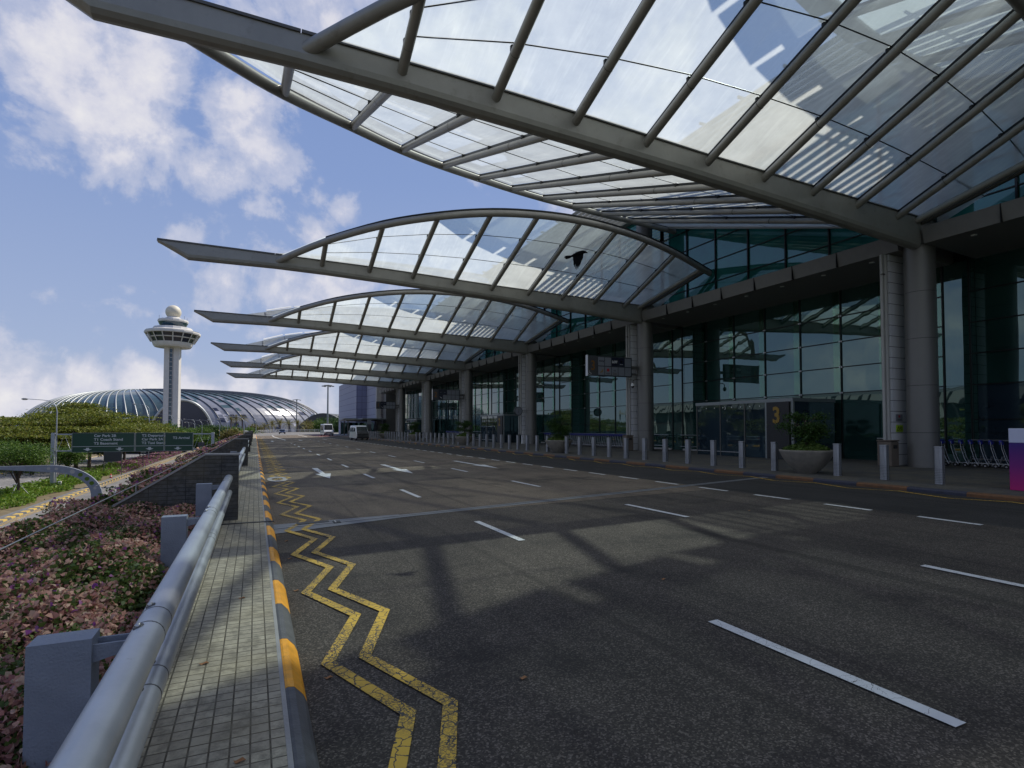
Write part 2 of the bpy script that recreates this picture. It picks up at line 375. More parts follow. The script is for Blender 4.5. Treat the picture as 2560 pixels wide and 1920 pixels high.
class MB:
    def __init__(s): s.v = []; s.f = []; s.mi = []; s.mats = []; s.sm = []
    def _m(s, m):
        if m not in s.mats: s.mats.append(m)
        return s.mats.index(m)
    def add(s, vs, fs, m, smooth=False):
        b = len(s.v); s.v.extend([tuple(p) for p in vs]); i = s._m(m)
        for f in fs: s.f.append([b + q for q in f]); s.mi.append(i); s.sm.append(smooth)
        return s
    def box(s, x0, x1, y0, y1, z0, z1, m, bev=0.0, mtx=None):
        if bev <= 0:
            vs = [(x, y, z) for z in (z0, z1) for y in (y0, y1) for x in (x0, x1)]
            fs = [(0, 2, 3, 1), (4, 5, 7, 6), (0, 1, 5, 4), (2, 6, 7, 3), (0, 4, 6, 2), (1, 3, 7, 5)]
        else:
            vs = []; b = min(bev, (x1 - x0) / 2.01, (y1 - y0) / 2.01, (z1 - z0) / 2.01)
            for z, i in ((z0, b), (z0 + b, 0), (z1 - b, 0), (z1, b)):
                X0, X1, Y0, Y1 = x0 + i, x1 - i, y0 + i, y1 - i
                bb = b if i == 0 else b * .4
                vs += [(X0 + bb, Y0, z), (X1 - bb, Y0, z), (X1, Y0 + bb, z), (X1, Y1 - bb, z), (X1 - bb, Y1, z), (X0 + bb, Y1, z), (X0, Y1 - bb, z), (X0, Y0 + bb, z)]
            fs = [tuple(range(7, -1, -1)), tuple(range(24, 32))]
            for r in range(3):
                for j in range(8):
                    fs.append((r * 8 + j, r * 8 + (j + 1) % 8, r * 8 + 8 + (j + 1) % 8, r * 8 + 8 + j))
        if mtx is not None: vs = [tuple(mtx @ Vector(v)) for v in vs]
        return s.add(vs, fs, m)
    def prism(s, poly, axis, a0, a1, m, smooth=False):
        """poly = list of 2-D points, extruded along axis 'x','y','z' from a0 to a1"""
        def P(p, a):
            if axis == 'x': return (a, p[0], p[1])
            if axis == 'y': return (p[0], a, p[1])
            return (p[0], p[1], a)
        n = len(poly); vs = [P(p, a0) for p in poly] + [P(p, a1) for p in poly]
        fs = [tuple(range(n - 1, -1, -1)), tuple(range(n, 2 * n))] + [(i, (i + 1) % n, n + (i + 1) % n, n + i) for i in range(n)]
        return s.add(vs, fs, m, smooth)
    def tube(s, pts, r, m, seg=12, cap=True, flat=None):
        pts = [Vector(p) for p in pts]; n = len(pts)
        rr = r if isinstance(r, (list, tuple)) else [r] * n
        vs = []; up0 = Vector((0, 0, 1)); prev = None
        for i, p in enumerate(pts):
            t = (pts[min(i + 1, n - 1)] - pts[max(i - 1, 0)]).normalized()
            if prev is None:
                a = up0 if abs(t.z) < .95 else Vector((1, 0, 0)); x = t.cross(a).normalized()
            else: x = (prev - t * prev.dot(t)).normalized()
            prev = x; y = t.cross(x)
            for k_ in range(seg):
                an = 2 * math.pi * k_ / seg; vs.append(p + x * math.cos(an) * rr[i] + y * math.sin(an) * rr[i])
        fs = [(i * seg + j, i * seg + (j + 1) % seg, (i + 1) * seg + (j + 1) % seg, (i + 1) * seg + j) for i in range(n - 1) for j in range(seg)]
        s.add(vs, fs, m, True)
        if cap: s.add(vs[:seg][::-1], [tuple(range(seg))], m); s.add(vs[-seg:], [tuple(range(seg))], m)
        return s
    def lathe(s, prof, m, seg=24, c=(0, 0, 0), smooth=True, sx=1, sy=1, rot=0.0):
        vs = []; n = len(prof)
        for r, z in prof:
            for k_ in range(seg):
                a = 2 * math.pi * k_ / seg + rot; vs.append((c[0] + r * math.cos(a) * sx, c[1] + r * math.sin(a) * sy, c[2] + z))
        fs = [(i * seg + j, i * seg + (j + 1) % seg, (i + 1) * seg + (j + 1) % seg, (i + 1) * seg + j) for i in range(n - 1) for j in range(seg)]
        s.add(vs, fs, m, smooth)
        if prof[0][0] > 1e-4: s.add(vs[:seg][::-1], [tuple(range(seg))], m)
        if prof[-1][0] > 1e-4: s.add(vs[-seg:], [tuple(range(seg))], m)
        return s
    def quad(s, a, b, c, d, m): return s.add([a, b, c, d], [(0, 1, 2, 3)], m)
    def slab(s, a, b, c, d, th, m):
        """thin plate through four points, thickness th along its normal"""
        a, b, c, d = map(Vector, (a, b, c, d)); n = (b - a).cross(d - a).normalized() * th
        vs = [a, b, c, d, a + n, b + n, c + n, d + n]
        return s.add(vs, [(3, 2, 1, 0), (4, 5, 6, 7), (0, 1, 5, 4), (1, 2, 6, 5), (2, 3, 7, 6), (3, 0, 4, 7)], m)
    def mesh(s, name):
        me = bpy.data.meshes.new(name); me.from_pydata(s.v, [], s.f); me.update()
        for m in s.mats: me.materials.append(M[m])
        me.polygons.foreach_set('material_index', s.mi); me.polygons.foreach_set('use_smooth', s.sm)
        return me
    def build(s, name, parent=None, loc=(0, 0, 0), rz=0.0, **kw):
        o = bpy.data.objects.new(name, s.mesh(name)); C.objects.link(o); o.location = loc; o.rotation_euler = (0, 0, rz)
        if parent: o.parent = parent
        return tag(o, **kw)

def copy_tree(o, parent=None):
    c = o.copy(); C.objects.link(c)
    if parent: c.parent = parent
    for ch in [x for x in o.children]: copy_tree(ch, c)
    return c
def leaf_cloud(pts, size, mats, midx=None, name='crown', parent=None, flat=0.0, aspect=.6, loc=(0, 0, 0), hexa=False, **kw):
    """many small folded leaves at given points (N,3)"""
    n = len(pts); sz = size * rng.uniform(.6, 1.35, n)[:, None]; K = 6 if hexa else 4
    a = rng.normal(size=(n, 3)); a[:, 2] *= (1 - flat * .8); a /= np.linalg.norm(a, axis=1)[:, None] + 1e-9
    b = rng.normal(size=(n, 3)); b[:, 2] *= (1 - flat * .8); b -= a * (a * b).sum(1)[:, None]; b /= np.linalg.norm(b, axis=1)[:, None] + 1e-9
    nn = np.cross(a, b)
    p = np.asarray(pts)
    v = np.stack([p - a * sz * .5, p + b * sz * aspect * .5 + nn * sz * .12, p + a * sz * .5, p - b * sz * aspect * .5 + nn * sz * .12], 1).reshape(-1, 3)
    if hexa:
        w_ = sz * aspect * .5; l_ = sz * .5; up_ = nn * sz * .20
        v = np.stack([p - a * l_, p - a * l_ * .35 + b * w_ + up_, p + a * l_ * .4 + b * w_ * .8 + up_, p + a * l_, p + a * l_ * .4 - b * w_ * .8 + up_, p - a * l_ * .35 - b * w_ + up_], 1).reshape(-1, 3)
    me = bpy.data.meshes.new(name); me.vertices.add(n * K); me.vertices.foreach_set('co', v.ravel().astype(np.float32))
    me.loops.add(n * K); me.loops.foreach_set('vertex_index', np.arange(n * K, dtype=np.int32))
    me.polygons.add(n); me.polygons.foreach_set('loop_start', np.arange(0, n * K, K, dtype=np.int32)); me.polygons.foreach_set('loop_total', np.full(n, K, dtype=np.int32))
    for m in mats: me.materials.append(M[m])
    if midx is not None: me.polygons.foreach_set('material_index', np.asarray(midx, dtype=np.int32))
    me.update(calc_edges=True); me.validate()
    o = bpy.data.objects.new(name, me); C.objects.link(o); o.location = loc
    if parent: o.parent = parent
    return tag(o, **kw)
def text_mesh(body, size, m, name, parent, mtx, align='LEFT', depth=.004, bold=0.0, xs=1.0):
    cu = bpy.data.curves.new(name, 'FONT'); cu.body = body; cu.size = size; cu.align_x = align; cu.extrude = depth; cu.offset = bold; cu.resolution_u = 3
    to = bpy.data.objects.new('tmp_text', cu); C.objects.link(to)
    dg = bpy.context.evaluated_depsgraph_get(); me = bpy.data.meshes.new_from_object(to.evaluated_get(dg)); me.name = name
    bpy.data.objects.remove(to); bpy.data.curves.remove(cu)
    me.transform(Matrix.Diagonal((xs, 1, 1, 1))); me.transform(mtx); me.materials.clear(); me.materials.append(M[m])
    o = bpy.data.objects.new(name, me); C.objects.link(o); o.parent = parent; return o
def face_cam_mtx(x, y, z):     # text standing upright, facing -Y
    return Matrix.Translation((x, y, z)) @ Matrix.Rotation(R(90), 4, 'X')
def face_road_mtx(x, y, z):    # text standing upright, facing -X
    return Matrix.Translation((x, y, z)) @ Matrix.Rotation(R(-90), 4, 'Z') @ Matrix.Rotation(R(90), 4, 'X')
ORD = ['first', 'second', 'third', 'fourth', 'fifth', 'sixth', 'seventh', 'eighth', 'ninth', 'tenth', 'eleventh', 'twelfth', 'thirteenth', 'fourteenth', 'fifteenth', 'sixteenth', 'seventeenth', 'eighteenth', 'nineteenth', 'twentieth']
TENS = {2: 'twenty', 3: 'thirty', 4: 'forty', 5: 'fifty', 6: 'sixty', 7: 'seventy', 8: 'eighty'}
TENTH = {20: 'twentieth', 30: 'thirtieth', 40: 'fortieth', 50: 'fiftieth', 60: 'sixtieth', 70: 'seventieth', 80: 'eightieth'}
def ordinal(i):
    if i <= 20: return ORD[i - 1]
    if i % 10 == 0: return TENTH[i]
    return TENS[i // 10] + '-' + ORD[i % 10 - 1]

def rz(u): return 0.0205 * (u - .36)       # road crossfall
S = 17.2; VS = [13.0 + S * i for i in range(-1, 6)]      # canopy / column lines; index 1 = first column in view
PAV = .42                                                 # forecourt pavement level
KR = 15.55                                                # right kerb line
GL = 27.0                                                 # facade glass plane
LOW = -6.9                                                # lower road level

# ================================================================== GROUND, ROADS, DECK
b = MB(); b.add([(-3000, -600, LOW - .3), (3000, -600, LOW - .3), (3000, 5000, LOW - .3), (-3000, 5000, LOW - .3)], [(0, 1, 2, 3)], 'terrain')
b.build('ground', kind='structure')

def road_sheet(name, u0, u1, v0, v1, m, dz=0.0, nv=1):
    q = MB()
    q.quad((u0, v0, rz(u0) + dz), (u1, v0, rz(u1) + dz), (u1, v1, rz(u1) + dz), (u0, v1, rz(u0) + dz), m)
    return q.build(name, kind='structure')
JY = 11.55       # expansion joint (at the kerb), runs slightly skew
road_sheet('road', .30, 11.9, -30, 12.0, 'asphalt_grey', 0)
q = MB()
q.add([(.30, 11.9, rz(.3) + .004), (11.9, 11.9 + .0, rz(11.9) + .004), (11.9, 150, rz(11.9) + .004), (.30, 150, rz(.3) + .004)], [(0, 1, 2, 3)], 'asphalt_brown')
q.build('road', kind='structure')
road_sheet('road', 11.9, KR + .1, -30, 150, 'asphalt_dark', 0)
# far end of the deck, in the sun, bending right behind the bus stop
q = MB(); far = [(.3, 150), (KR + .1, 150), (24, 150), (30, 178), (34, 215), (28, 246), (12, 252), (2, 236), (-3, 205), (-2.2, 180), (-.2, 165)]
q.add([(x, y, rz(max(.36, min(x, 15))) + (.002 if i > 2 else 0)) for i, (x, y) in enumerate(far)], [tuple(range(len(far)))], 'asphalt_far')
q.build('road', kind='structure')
q = MB(); q.box(-.62, 15.5, -30, 150, -1.2, -.02, 'concrete'); q.prism([(-3, 150), (34, 150), (36, 215), (29, 249), (12, 255), (1, 239), (-4, 205)], 'z', -1.2, -.05, 'concrete')
q.build('bridge_deck', kind='structure')
for vy in (20, 50, 80, 110, 140, 180, 220): pass
# expansion joint: grey concrete band with black slot and steel plates
q = MB()
def jl(u): return 11.75 + .105 * (u - .36)
for (a, b_, w0, w1) in ((.36, 2.9, -.55, .50), (2.9, 15.5, -.12, .12)):
    q.add([(a, jl(a) + (w0 if a < 1 else -.22), rz(a) + .009), (b_, jl(b_) + (w0 if a > 1 else -.22), rz(b_) + .009), (b_, jl(b_) + (w1 if a > 1 else .2), rz(b_) + .009), (a, jl(a) + w1, rz(a) + .009)], [(0, 1, 2, 3)], 'joint_cover')
for off, wd in ((-.035, .012), (.035, .012)):
    q.add([(.36, jl(.36) + off - wd, rz(.36) + .013), (15.5, jl(15.5) + off - wd, rz(15.5) + .013), (15.5, jl(15.5) + off + wd, rz(15.5) + .013), (.36, jl(.36) + off + wd, rz(.36) + .013)], [(0, 1, 2, 3)], 'rubber_black' if off < 0 else 'steel_bright')
q.box(.80, 1.42, jl(1) + .16, jl(1) + .40, rz(1), rz(1) + .018, 'rubber_black'); q.box(1.48, 1.62, jl(1.5) - .10, jl(1.5) + .16, rz(1.5), rz(1.5) + .022, 'rubber_black'); q.box(1.51, 1.53, jl(1.5) - .08, jl(1.5) + .14, rz(1.5), rz(1.5) + .03, 'steel_bright')
q.build('expansion_joint', kind='structure')

# left footway, tiled, with its kerb
q = MB(); q.quad((-.62, -6, .155), (.185, -6, .155), (.185, 170, .155), (-.62, 170, .155), 'walk_tiles'); q.box(-.62, .185, -6, 170, -.02, .150, 'concrete')
q.box(.186, .215, -6, 170, .0, .152, 'concrete')
q.build('footway', kind='structure')
q = MB(); prof = [(.217, -.02), (.217, .150), (.235, .156), (.275, .150), (.335, .085), (.36, .03), (.362, -.02)]
y = -4.0 + .11; i = 0
while y < 163:
    for mm, ln in (('kerb_yellow', .98), ('kerb_grey', 1.05)):
        y1 = y + ln; q.prism(prof, 'y', y + .004, y1 - .004, mm); y = y1
q.build('kerb', kind='structure')
# footway joint strip
MB().box(-.6, .36, 11.72, 11.80, .150, .166, 'rubber_black').build('expansion_joint', kind='structure')

# right kerb and forecourt
q = MB(); y = -3.2; i = 0
while y < 122:
    mm = 'kerb_orange' if i % 2 else 'kerb_navy'
    q.prism([(KR, rz(KR) - .02), (KR, PAV - .04), (KR + .03, PAV - .004), (KR + .16, PAV + .002), (KR + .16, rz(KR) - .02)], 'y', y + .003, y + 1.347, mm); y += 1.35; i += 1
q.build('kerb', kind='structure')
q = MB(); q.box(KR + .16, 30, -20, 122, -.3, PAV, 'plaza_tiles'); q.build('pavement', kind='structure')
q = MB(); q.box(15.9, 34, 122, 150, -.3, PAV - .1, 'concrete_dark'); q.build('pavement', kind='structure')
q = MB(); q.quad((11.95, 118, rz(11.9) + .004), (15.5, 118, rz(15.5) + .004), (15.5, 150, rz(15.5) + .006), (11.95, 150, rz(11.9) + .006), 'red_road'); q.build('road_surfacing', kind='structure')

# painted markings -------------------------------------------------
def strip(q, pts, wd, m, dz=.012):
    """flat painted polyline with mitred corners"""
    P = [Vector((p[0], p[1])) for p in pts]; L = []; Rr = []
    for i, p in enumerate(P):
        d0 = (P[i] - P[i - 1]).normalized() if i else (P[1] - P[0]).normalized()
        d1 = (P[i + 1] - P[i]).normalized() if i < len(P) - 1 else d0
        n0 = Vector((-d0.y, d0.x)); n1 = Vector((-d1.y, d1.x)); mm = (n0 + n1).normalized(); s = wd / 2 / max(.35, mm.dot(n0))
        L.append(p + mm * s); Rr.append(p - mm * s)
    for i in range(len(P) - 1):
        vs = [(a.x, a.y, rz(a.x) + dz) for a in (Rr[i], Rr[i + 1], L[i + 1], L[i])]
        q.add(vs, [(0, 1, 2, 3)], m)
def zz(phase, uoff, v0, v1):
    k_ = 1.155; out = []; v = v0; s = phase
    while v < v1:
        out.append((uoff + (.40 if s else 0.0), v)); v += 1.09; s = 1 - s
    return out
q = MB()
strip(q, zz(0, .575, 2.70, 112), .105, 'yellow_paint'); strip(q, zz(0, .875, 2.70, 112), .105, 'yellow_paint')
q.build('road_marking', kind='structure')
q = MB()
def dashes(q, u, wd, ln, per, v0, v1, m='white_paint'):
    v = v0
    while v < v1:
        strip(q, [(u, v), (u, min(v + ln, v1))], wd, m); v += per
dashes(q, 4.07, .12, 2.1, 6.35, 2.05 - 6.35, 78); dashes(q, 7.95, .12, 2.05, 6.4, 2.35 - 6.4, 95)
dashes(q, 11.72, .12, 1.05, 1.95, 1.6, 112)
def arrow(q, u, v0, ln=5.8):
    # straight arrow pointing at the camera
    q.add([(u - .13, v0 + ln, rz(u) + .012), (u + .13, v0 + ln, rz(u) + .012), (u + .10, v0 + 2.4, rz(u) + .012), (u - .10, v0 + 2.4, rz(u) + .012)], [(0, 1, 2, 3)], 'white_paint')
    q.add([(u, v0, rz(u) + .012), (u + .32, v0 + 2.4, rz(u) + .012), (u - .32, v0 + 2.4, rz(u) + .012)], [(0, 1, 2)], 'white_paint')
arrow(q, 2.6, 22.0, 6); arrow(q, 5.85, 22.2, 6); arrow(q, 9.7, 22.4, 6)
strip(q, [(4.07, 55), (4.07, 78)], .0001, 'white_paint')
strip(q, [(4.3, 92), (3.7, 125), (3.9, 150)], .22, 'white_paint'); strip(q, [(9.5, 118), (9.8, 150)], .2, 'white_paint')
arrow(q, 2.3, 84, 6); arrow(q, 6.2, 86, 6); arrow(q, 9.9, 88, 6)
q.build('road_marking', kind='structure')
q = MB(); pts = []; v = -3.0; s = 0
while v < 112: pts.append((15.28 - .42 * (s % 2) * 1.0, v)); v += (1.35 if s % 2 else 1.05); s += 1
strip(q, pts, .08, 'yellow_paint')
strip(q, [(.9, 150), (.8, 168), (3, 196), (6, 215)], .18, 'yellow_paint')
q.build('road_marking', kind='structure')
q = MB(); 
for j in range(24):
    a0, a1 = 2 * math.pi * j / 24, 2 * math.pi * (j + 1) / 24
    q.add([(.80 + .36 * math.cos(a0), 22.9 + 1.1 * math.sin(a0), rz(.8) + .018), (.80 + .36 * math.cos(a1), 22.9 + 1.1 * math.sin(a1), rz(.8) + .018), (.80 + .2 * math.cos(a1), 22.9 + .6 * math.sin(a1), rz(.8) + .018), (.80 + .2 * math.cos(a0), 22.9 + .6 * math.sin(a0), rz(.8) + .018)], [(0, 1, 2, 3)], 'white_faded')
q.build('road_marking', kind='structure')
# thin pale sealed crack lines across the carriageway + manhole cover
q = MB()
for jy in (29.0, 46.2): strip(q, [(.4, jy), (11.5, jy + 1.1)], .05, 'white_faded', .010)
q.build('road_marking', kind='structure')

# ---------------- lower road, median, verge
def lowroad(name, u0, u1, v0, v1, m, z=0.0): q = MB(); q.quad((u0, v0, LOW + z), (u1, v0, LOW + z), (u1, v1, LOW + z), (u0, v1, LOW + z), m); q.build(name, kind='structure')
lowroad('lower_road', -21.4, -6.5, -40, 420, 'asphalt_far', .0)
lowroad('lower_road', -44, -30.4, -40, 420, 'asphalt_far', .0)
lowroad('median_strip', -30.4, -21.4, -40, 420, 'verge', .03)
lowroad('far_verge', -70, -44, -40, 420, 'verge', .03)
lowroad('car_park', -140, -70, 30, 330, 'asphalt_far', -.02)
lowroad('right_verge', -6.5, 60, -40, 620, 'verge', -.05)
q = MB(); y = 40.0; i = 0
while y < 300:
    q.prism([(-22.0, LOW), (-22.0, LOW + .16), (-21.45, LOW + .16), (-21.4, LOW)], 'y', y, y + 1.0, ('kerb_pale_yellow', 'kerb_grey')[i % 2]); i += 1; y += 1.0
q.box(-22.7, -22.02, 40, 300, LOW, LOW + .13, 'concrete_dark')
y = 60.0
while y < 300:
    q.prism([(-44.3, LOW), (-44.3, LOW + .16), (-44.0, LOW + .16), (-43.95, LOW)], 'y', y, y + 1.0, ('kerb_pale_yellow', 'concrete')[i % 2]); i += 1; y += 1.0
q.build('kerb', kind='structure')
q = MB()
def low_strip(q, u, wd, v0, v1, m, dz=.01): q.quad((u - wd / 2, v0, LOW + dz), (u + wd / 2, v0, LOW + dz), (u + wd / 2, v1, LOW + dz), (u - wd / 2, v1, LOW + dz), m)
low_strip(q, -21.1, .12, 30, 300, 'yellow_paint'); low_strip(q, -20.8, .12, 30, 300, 'yellow_paint'); low_strip(q, -30.7, .15, 30, 300, 'white_paint')
for u in (-17.9, -14.2, -10.6):
    for v in np.arange(30, 300, 6.): low_strip(q, u, .15, v, v + 2.5, 'white_paint')
for u in (-34.5, -38.8):
    for v in np.arange(40, 300, 6.): low_strip(q, u, .15, v, v + 2.5, 'white_paint')
q.build('road_marking', kind='structure')
# low ground cover on the median: green leaves, purple flowers further on
pts = np.stack([rng.uniform(-30.2, -22.9, 26000), rng.uniform(55, 150, 26000), LOW + .05 + rng.random(26000) ** 1.5 * .8], 1)
hn = .5 + .5 * np.sin(pts[:, 0] * 1.1 + np.sin(pts[:, 1] * .5) * 2) * np.sin(pts[:, 1] * .37)
pts[:, 2] = LOW + .05 + (pts[:, 2] - LOW) * (0.5 + hn)
pts = pts[(pts[:, 0] < -24.2 + .8 * np.sin(pts[:, 1] * .4))]
leaf_cloud(pts, .34, ['ground_green'], None, 'ground_cover', kind='stuff')
pts = np.stack([rng.uniform(-30.2, -22.9, 16000), rng.uniform(128, 260, 16000), LOW + .05 + rng.random(16000) * .7], 1)
leaf_cloud(pts, .4, ['ground_purple', 'ground_green'], (rng.random(16000) > .8).astype(int), 'flower_cover', kind='stuff')

# ================================================================== FOREGROUND RAILING, FINS, FLOWER BED
def planter_fin(v, label):
    r = empty('planter_wall', (-.28, v, .15), label=label, cat='wall', group='tiled cross walls between the flower beds')
    q = MB(); poly = [(0, 0), (0, 1.27), (-.58, 1.28), (-2.6, .02), (-2.6, -.6), (0, -.6)]
    q.prism(poly, 'y', 0, .22, 'fin_tiles'); q.build('wall_body', r)
    q = MB(); q.prism([(-.59, 1.283), (.02, 1.273), (.02, 1.305), (-.60, 1.315)], 'y', -.02, .24, 'concrete')
    q.prism([(-.60, 1.315), (-.588, 1.278), (-2.62, .01), (-2.63, .045)], 'y', -.02, .24, 'concrete'); q.build('coping', r)
    return r
fin_lab = ['dark tiled cross wall nearest the camera, just past the joint in the footway', 'second dark tiled cross wall, where the next pair of rails ends',
           'third dark tiled cross wall along the footway', 'fourth dark tiled cross wall along the footway', 'fifth dark tiled cross wall, small beside the footway',
           'sixth dark tiled cross wall, near the far end of the footway', 'seventh and farthest dark tiled cross wall beside the footway']
for i in range(7): planter_fin(12.25 + S * i, fin_lab[i])

def rail_segment(v0, v1, posts, label):
    r = empty('guard_rail', (-.5, v0, .155), label=label, cat='railing', group='tube guard rails along the footway')
    ox, oz = -.44 + .5, CAMZ - .965 - .155
    # upper tube with sleeves at the joints
    q = MB(); q.tube([(ox, 0, oz), (ox, v1 - v0, oz)], .072, 'rail_paint', 28)
    q.build('upper_tube', r)
    q = MB(); q.tube([(ox + .005, 0, oz - .275), (ox + .005, v1 - v0, oz - .275)], .058, 'rail_paint', 24); q.build('lower_tube', r)
    for pv in posts:
        y = pv - v0
        q = MB(); q.box(-.39, -.155, y, y + .15, -.75, CAMZ - .95 - .155, 'rail_dark'); p = q.build('post', r)
        q = MB(); q.prism([(-.156, oz - .10), (ox - .05, oz - .06), (ox - .05, oz - .02), (-.156, oz - .02)], 'y', y + .02, y + .032, 'rail_dark')
        q.prism([(-.156, oz - .10), (ox - .05, oz - .06), (ox - .05, oz - .02), (-.156, oz - .02)], 'y', y + .118, y + .13, 'rail_dark')
        q.box(-.156, ox - .05, y + .03, y + .12, oz - .075, oz - .06, 'rail_dark')
        q.build('bracket', p); q = MB(); q.box(-.156, ox - .04, y + .04, y + .11, oz - .30, oz - .255, 'rail_dark'); q.build('bracket', p)
        for dy, rr_, zz_ in ((-.03, .0735, 0), (.20, .0735, 0), (-.03, .0595, -.275), (.20, .0595, -.275)):
            q = MB(); q.tube([(ox + (.005 if zz_ else 0), y + dy - .004, oz + zz_), (ox + (.005 if zz_ else 0), y + dy + .004, oz + zz_)], rr_, 'bolt', 24); q.build('sleeve_joint', r)
            rt = .072 if zz_ == 0 else .058
            q = MB(); mt = Matrix.Translation((ox, y + dy + (.05 if dy > 0 else -.05), oz + zz_ )) @ Matrix.Rotation(R(-22), 4, 'Y') @ Matrix.Translation((0, 0, rt))
            q.lathe([(.022, -.004), (.022, .003), (.0001, .004)], 'bolt', 14, sy=1.3); q.lathe([(.0135, .003), (.0135, .014), (.0001, .015)], 'steel_bright', 6)
            me = q.mesh('bolt'); me.transform(mt); o = bpy.data.objects.new('bolt', me); C.objects.link(o); o.parent = r
    return r
rail_segment(-1.0, 12.0, [-.75, 3.1, 6.95, 10.8], 'pale grey double tube guard rail in the foreground beside the tiled footway')
for i in range(6):
    f0 = 12.55 + S * i; rail_segment(f0, f0 + S - .6, [f0 + 1.2 + 3.84 * j for j in range(4)],
        ['second length of double tube guard rail, beyond the first tiled wall', 'third length of tube guard rail, beyond the second tiled wall', 'fourth length of tube guard rail, beyond the third tiled wall',
         'fifth length of tube guard rail, beyond the fourth tiled wall', 'sixth length of tube guard rail, beyond the fifth tiled wall', 'farthest length of tube guard rail, beyond the sixth tiled wall'][i])
# bed soil and outer trough wall
q = MB(); q.box(-2.95, -.625, -3, 125, -1.0, .28, 'soil'); q.box(-3.10, -2.951, -3, 125, -1.3, .40, 'concrete'); q.build('flower_bed_soil', kind='structure')
MB().box(-.66, -.622, -3, 125, -.4, .20, 'concrete').build('planter_edge', kind='structure')

def bed_height(u, v):
    h = .56 + .10 * np.sin(u * 2.1 + v * .7) + .09 * np.sin(v * 1.9 - u * 1.3) + .06 * np.sin(v * 4.7 + u * 3.1) + .05 * np.sin(u * 7 - v * 5)
    return h + .02 + 0 * np.exp(-((u + 2.9) ** 2) * 3) - .10 * np.clip(-(u + 2.6), 0, 1) - .12 * np.exp(-((u + .7) ** 2) * 12)
def bed(v0, v1, n, size, name, label, purple):
    u = rng.uniform(-3.0, -.70, n); v = rng.uniform(v0, v1, n)
    top = bed_height(u, v); depth = rng.random(n) ** 1.6 * .38; z = top - depth
    edge = u < -2.85; u = np.where(edge, u - rng.random(n) * .18, u); z = np.where(edge, z - rng.random(n) * .25, z)
    patch = np.sin(u * 2.3 + np.sin(v * 1.1) * 1.7) * np.sin(v * 1.5 + u) + .5 * np.sin(v * 6 + u * 5) * np.sin(u * 8 - v * 3)
    isfl = (rng.random(n) < np.where(patch > -.40, .70, .25)) & (depth < .22)
    pr = (rng.random(n) < purple)
    mi = np.where(isfl, np.where(pr, 2, 1), 0)
    pts = np.stack([u, v, z], 1)
    # clusters of bracts: pull flowers toward cluster centres
    keep = pts
    return leaf_cloud(keep, size * np.where(isfl, 1.15, .95)[:, None], ['leaf_bed', 'bract_pink', 'bract_purple'], mi, name, flat=.3, aspect=.75, hexa=True, kind='stuff', label=label)
bed(-1, 5, 120000, .033, 'bougainvillea_bed', None, .012)
bed(5, 12.2, 80000, .043, 'bougainvillea_bed', None, .05)
bed(12.5, 29, 60000, .075, 'bougainvillea_bed', None, .20)
bed(29, 60, 30000, .13, 'bougainvillea_bed', None, .22)
bed(60, 123, 20000, .22, 'bougainvillea_bed', None, .12)
q = MB(); q.tube([(-2.0, -1, .90), (-2.0, 100, .90)], .008, 'wire', 6); q.tube([(-2.62, 12.4, .90), (-2.62, 100, .90)], .008, 'wire', 6)
for vv in np.arange(12.4, 101, S): q.tube([(-2.0, vv, .2), (-2.0, vv, .92)], .012, 'wire', 6)
q.build('cable', label='thin steel cable stretched low over the bougainvillea bed', cat='cable')
# litter leaves
lit = [(.55, 4.6), (.62, 5.1), (.60, 3.1), (1.0, 2.9), (-.05, 3.4), (-.2, 2.9), (.02, 2.75), (-.33, 4.9), (-.1, 6.6), (.5, 9.0), (1.9, 3.9), (4.6, 5.5), (9.6, 8.7), (.48, 7.2), (.52, 10.4)]
for i, (lx, ly) in enumerate(lit):
    base_z = .158 if lx < .2 else rz(lx) + .006
    P = [(lx + random.uniform(-.004, .004) + math.cos(a) * .035, ly + math.sin(a) * .02, base_z + .012 * abs(math.sin(a * 1.5))) for a in np.linspace(0, 2 * math.pi, 7)[:-1]]
    q = MB(); q.add([(x, y_, z_) for x, y_, z_ in P] + [(lx, ly, base_z + .002)], [(j, (j + 1) % 6, 6) for j in range(6)], 'leaf_brown')
    q.build('fallen_leaf', label='small brown fallen leaf lying on the ground by the kerb and lanes', cat='leaf', group='fallen leaves')

# ================================================================== CANOPIES
US = [.65, 3.05, 5.46, 7.82, 10.2, 12.55, 14.95, 17.3, 19.65, 22.0]
BEAM_TOP = [(-4.23, 10.67), (.8, 10.62), (5.4, 10.57), (8, 10.50), (12.5, 10.34), (17.5, 10.24), (23.5, 10.14)]
BEAM_BOT = [(-2.97, 9.93), (.8, 9.97), (3.2, 9.93), (7, 9.80), (12, 9.61), (17.3, 9.34), (23.5, 8.97)]
NEAR = [(.8, 0, 10.30), (3.02, -1.93, 11.08), (5.42, -3.70, 11.65), (7.84, -4.95, 12.03), (10.2, -5.82, 12.27), (12.63, -6.20, 12.42), (15.05, -6.28, 12.47), (17.5, -6.06, 12.42), (19.9, -5.65, 12.28), (22.3, -5.15, 12.0), (25.4, -4.4, 11.5)]
FAR = [(-1.75, .1, 10.30), (-.7, 1.9, 10.88), (.65, 4.04, 11.59), (3.05, 7.25, 12.77), (5.46, 9.81, 13.61), (7.82, 11.6, 14.18), (10.2, 13.0, 14.62), (12.55, 14.2, 14.97), (14.95, 15.1, 15.22), (17.3, 15.7, 15.38), (19.65, 16.05, 15.42), (22.0, 16.1, 15.35), (25.4, 15.9, 15.1)]
def interp(tab, u, j=1):
    xs = [t[0] for t in tab]; return float(np.interp(u, xs, [t[j] for t in tab]))
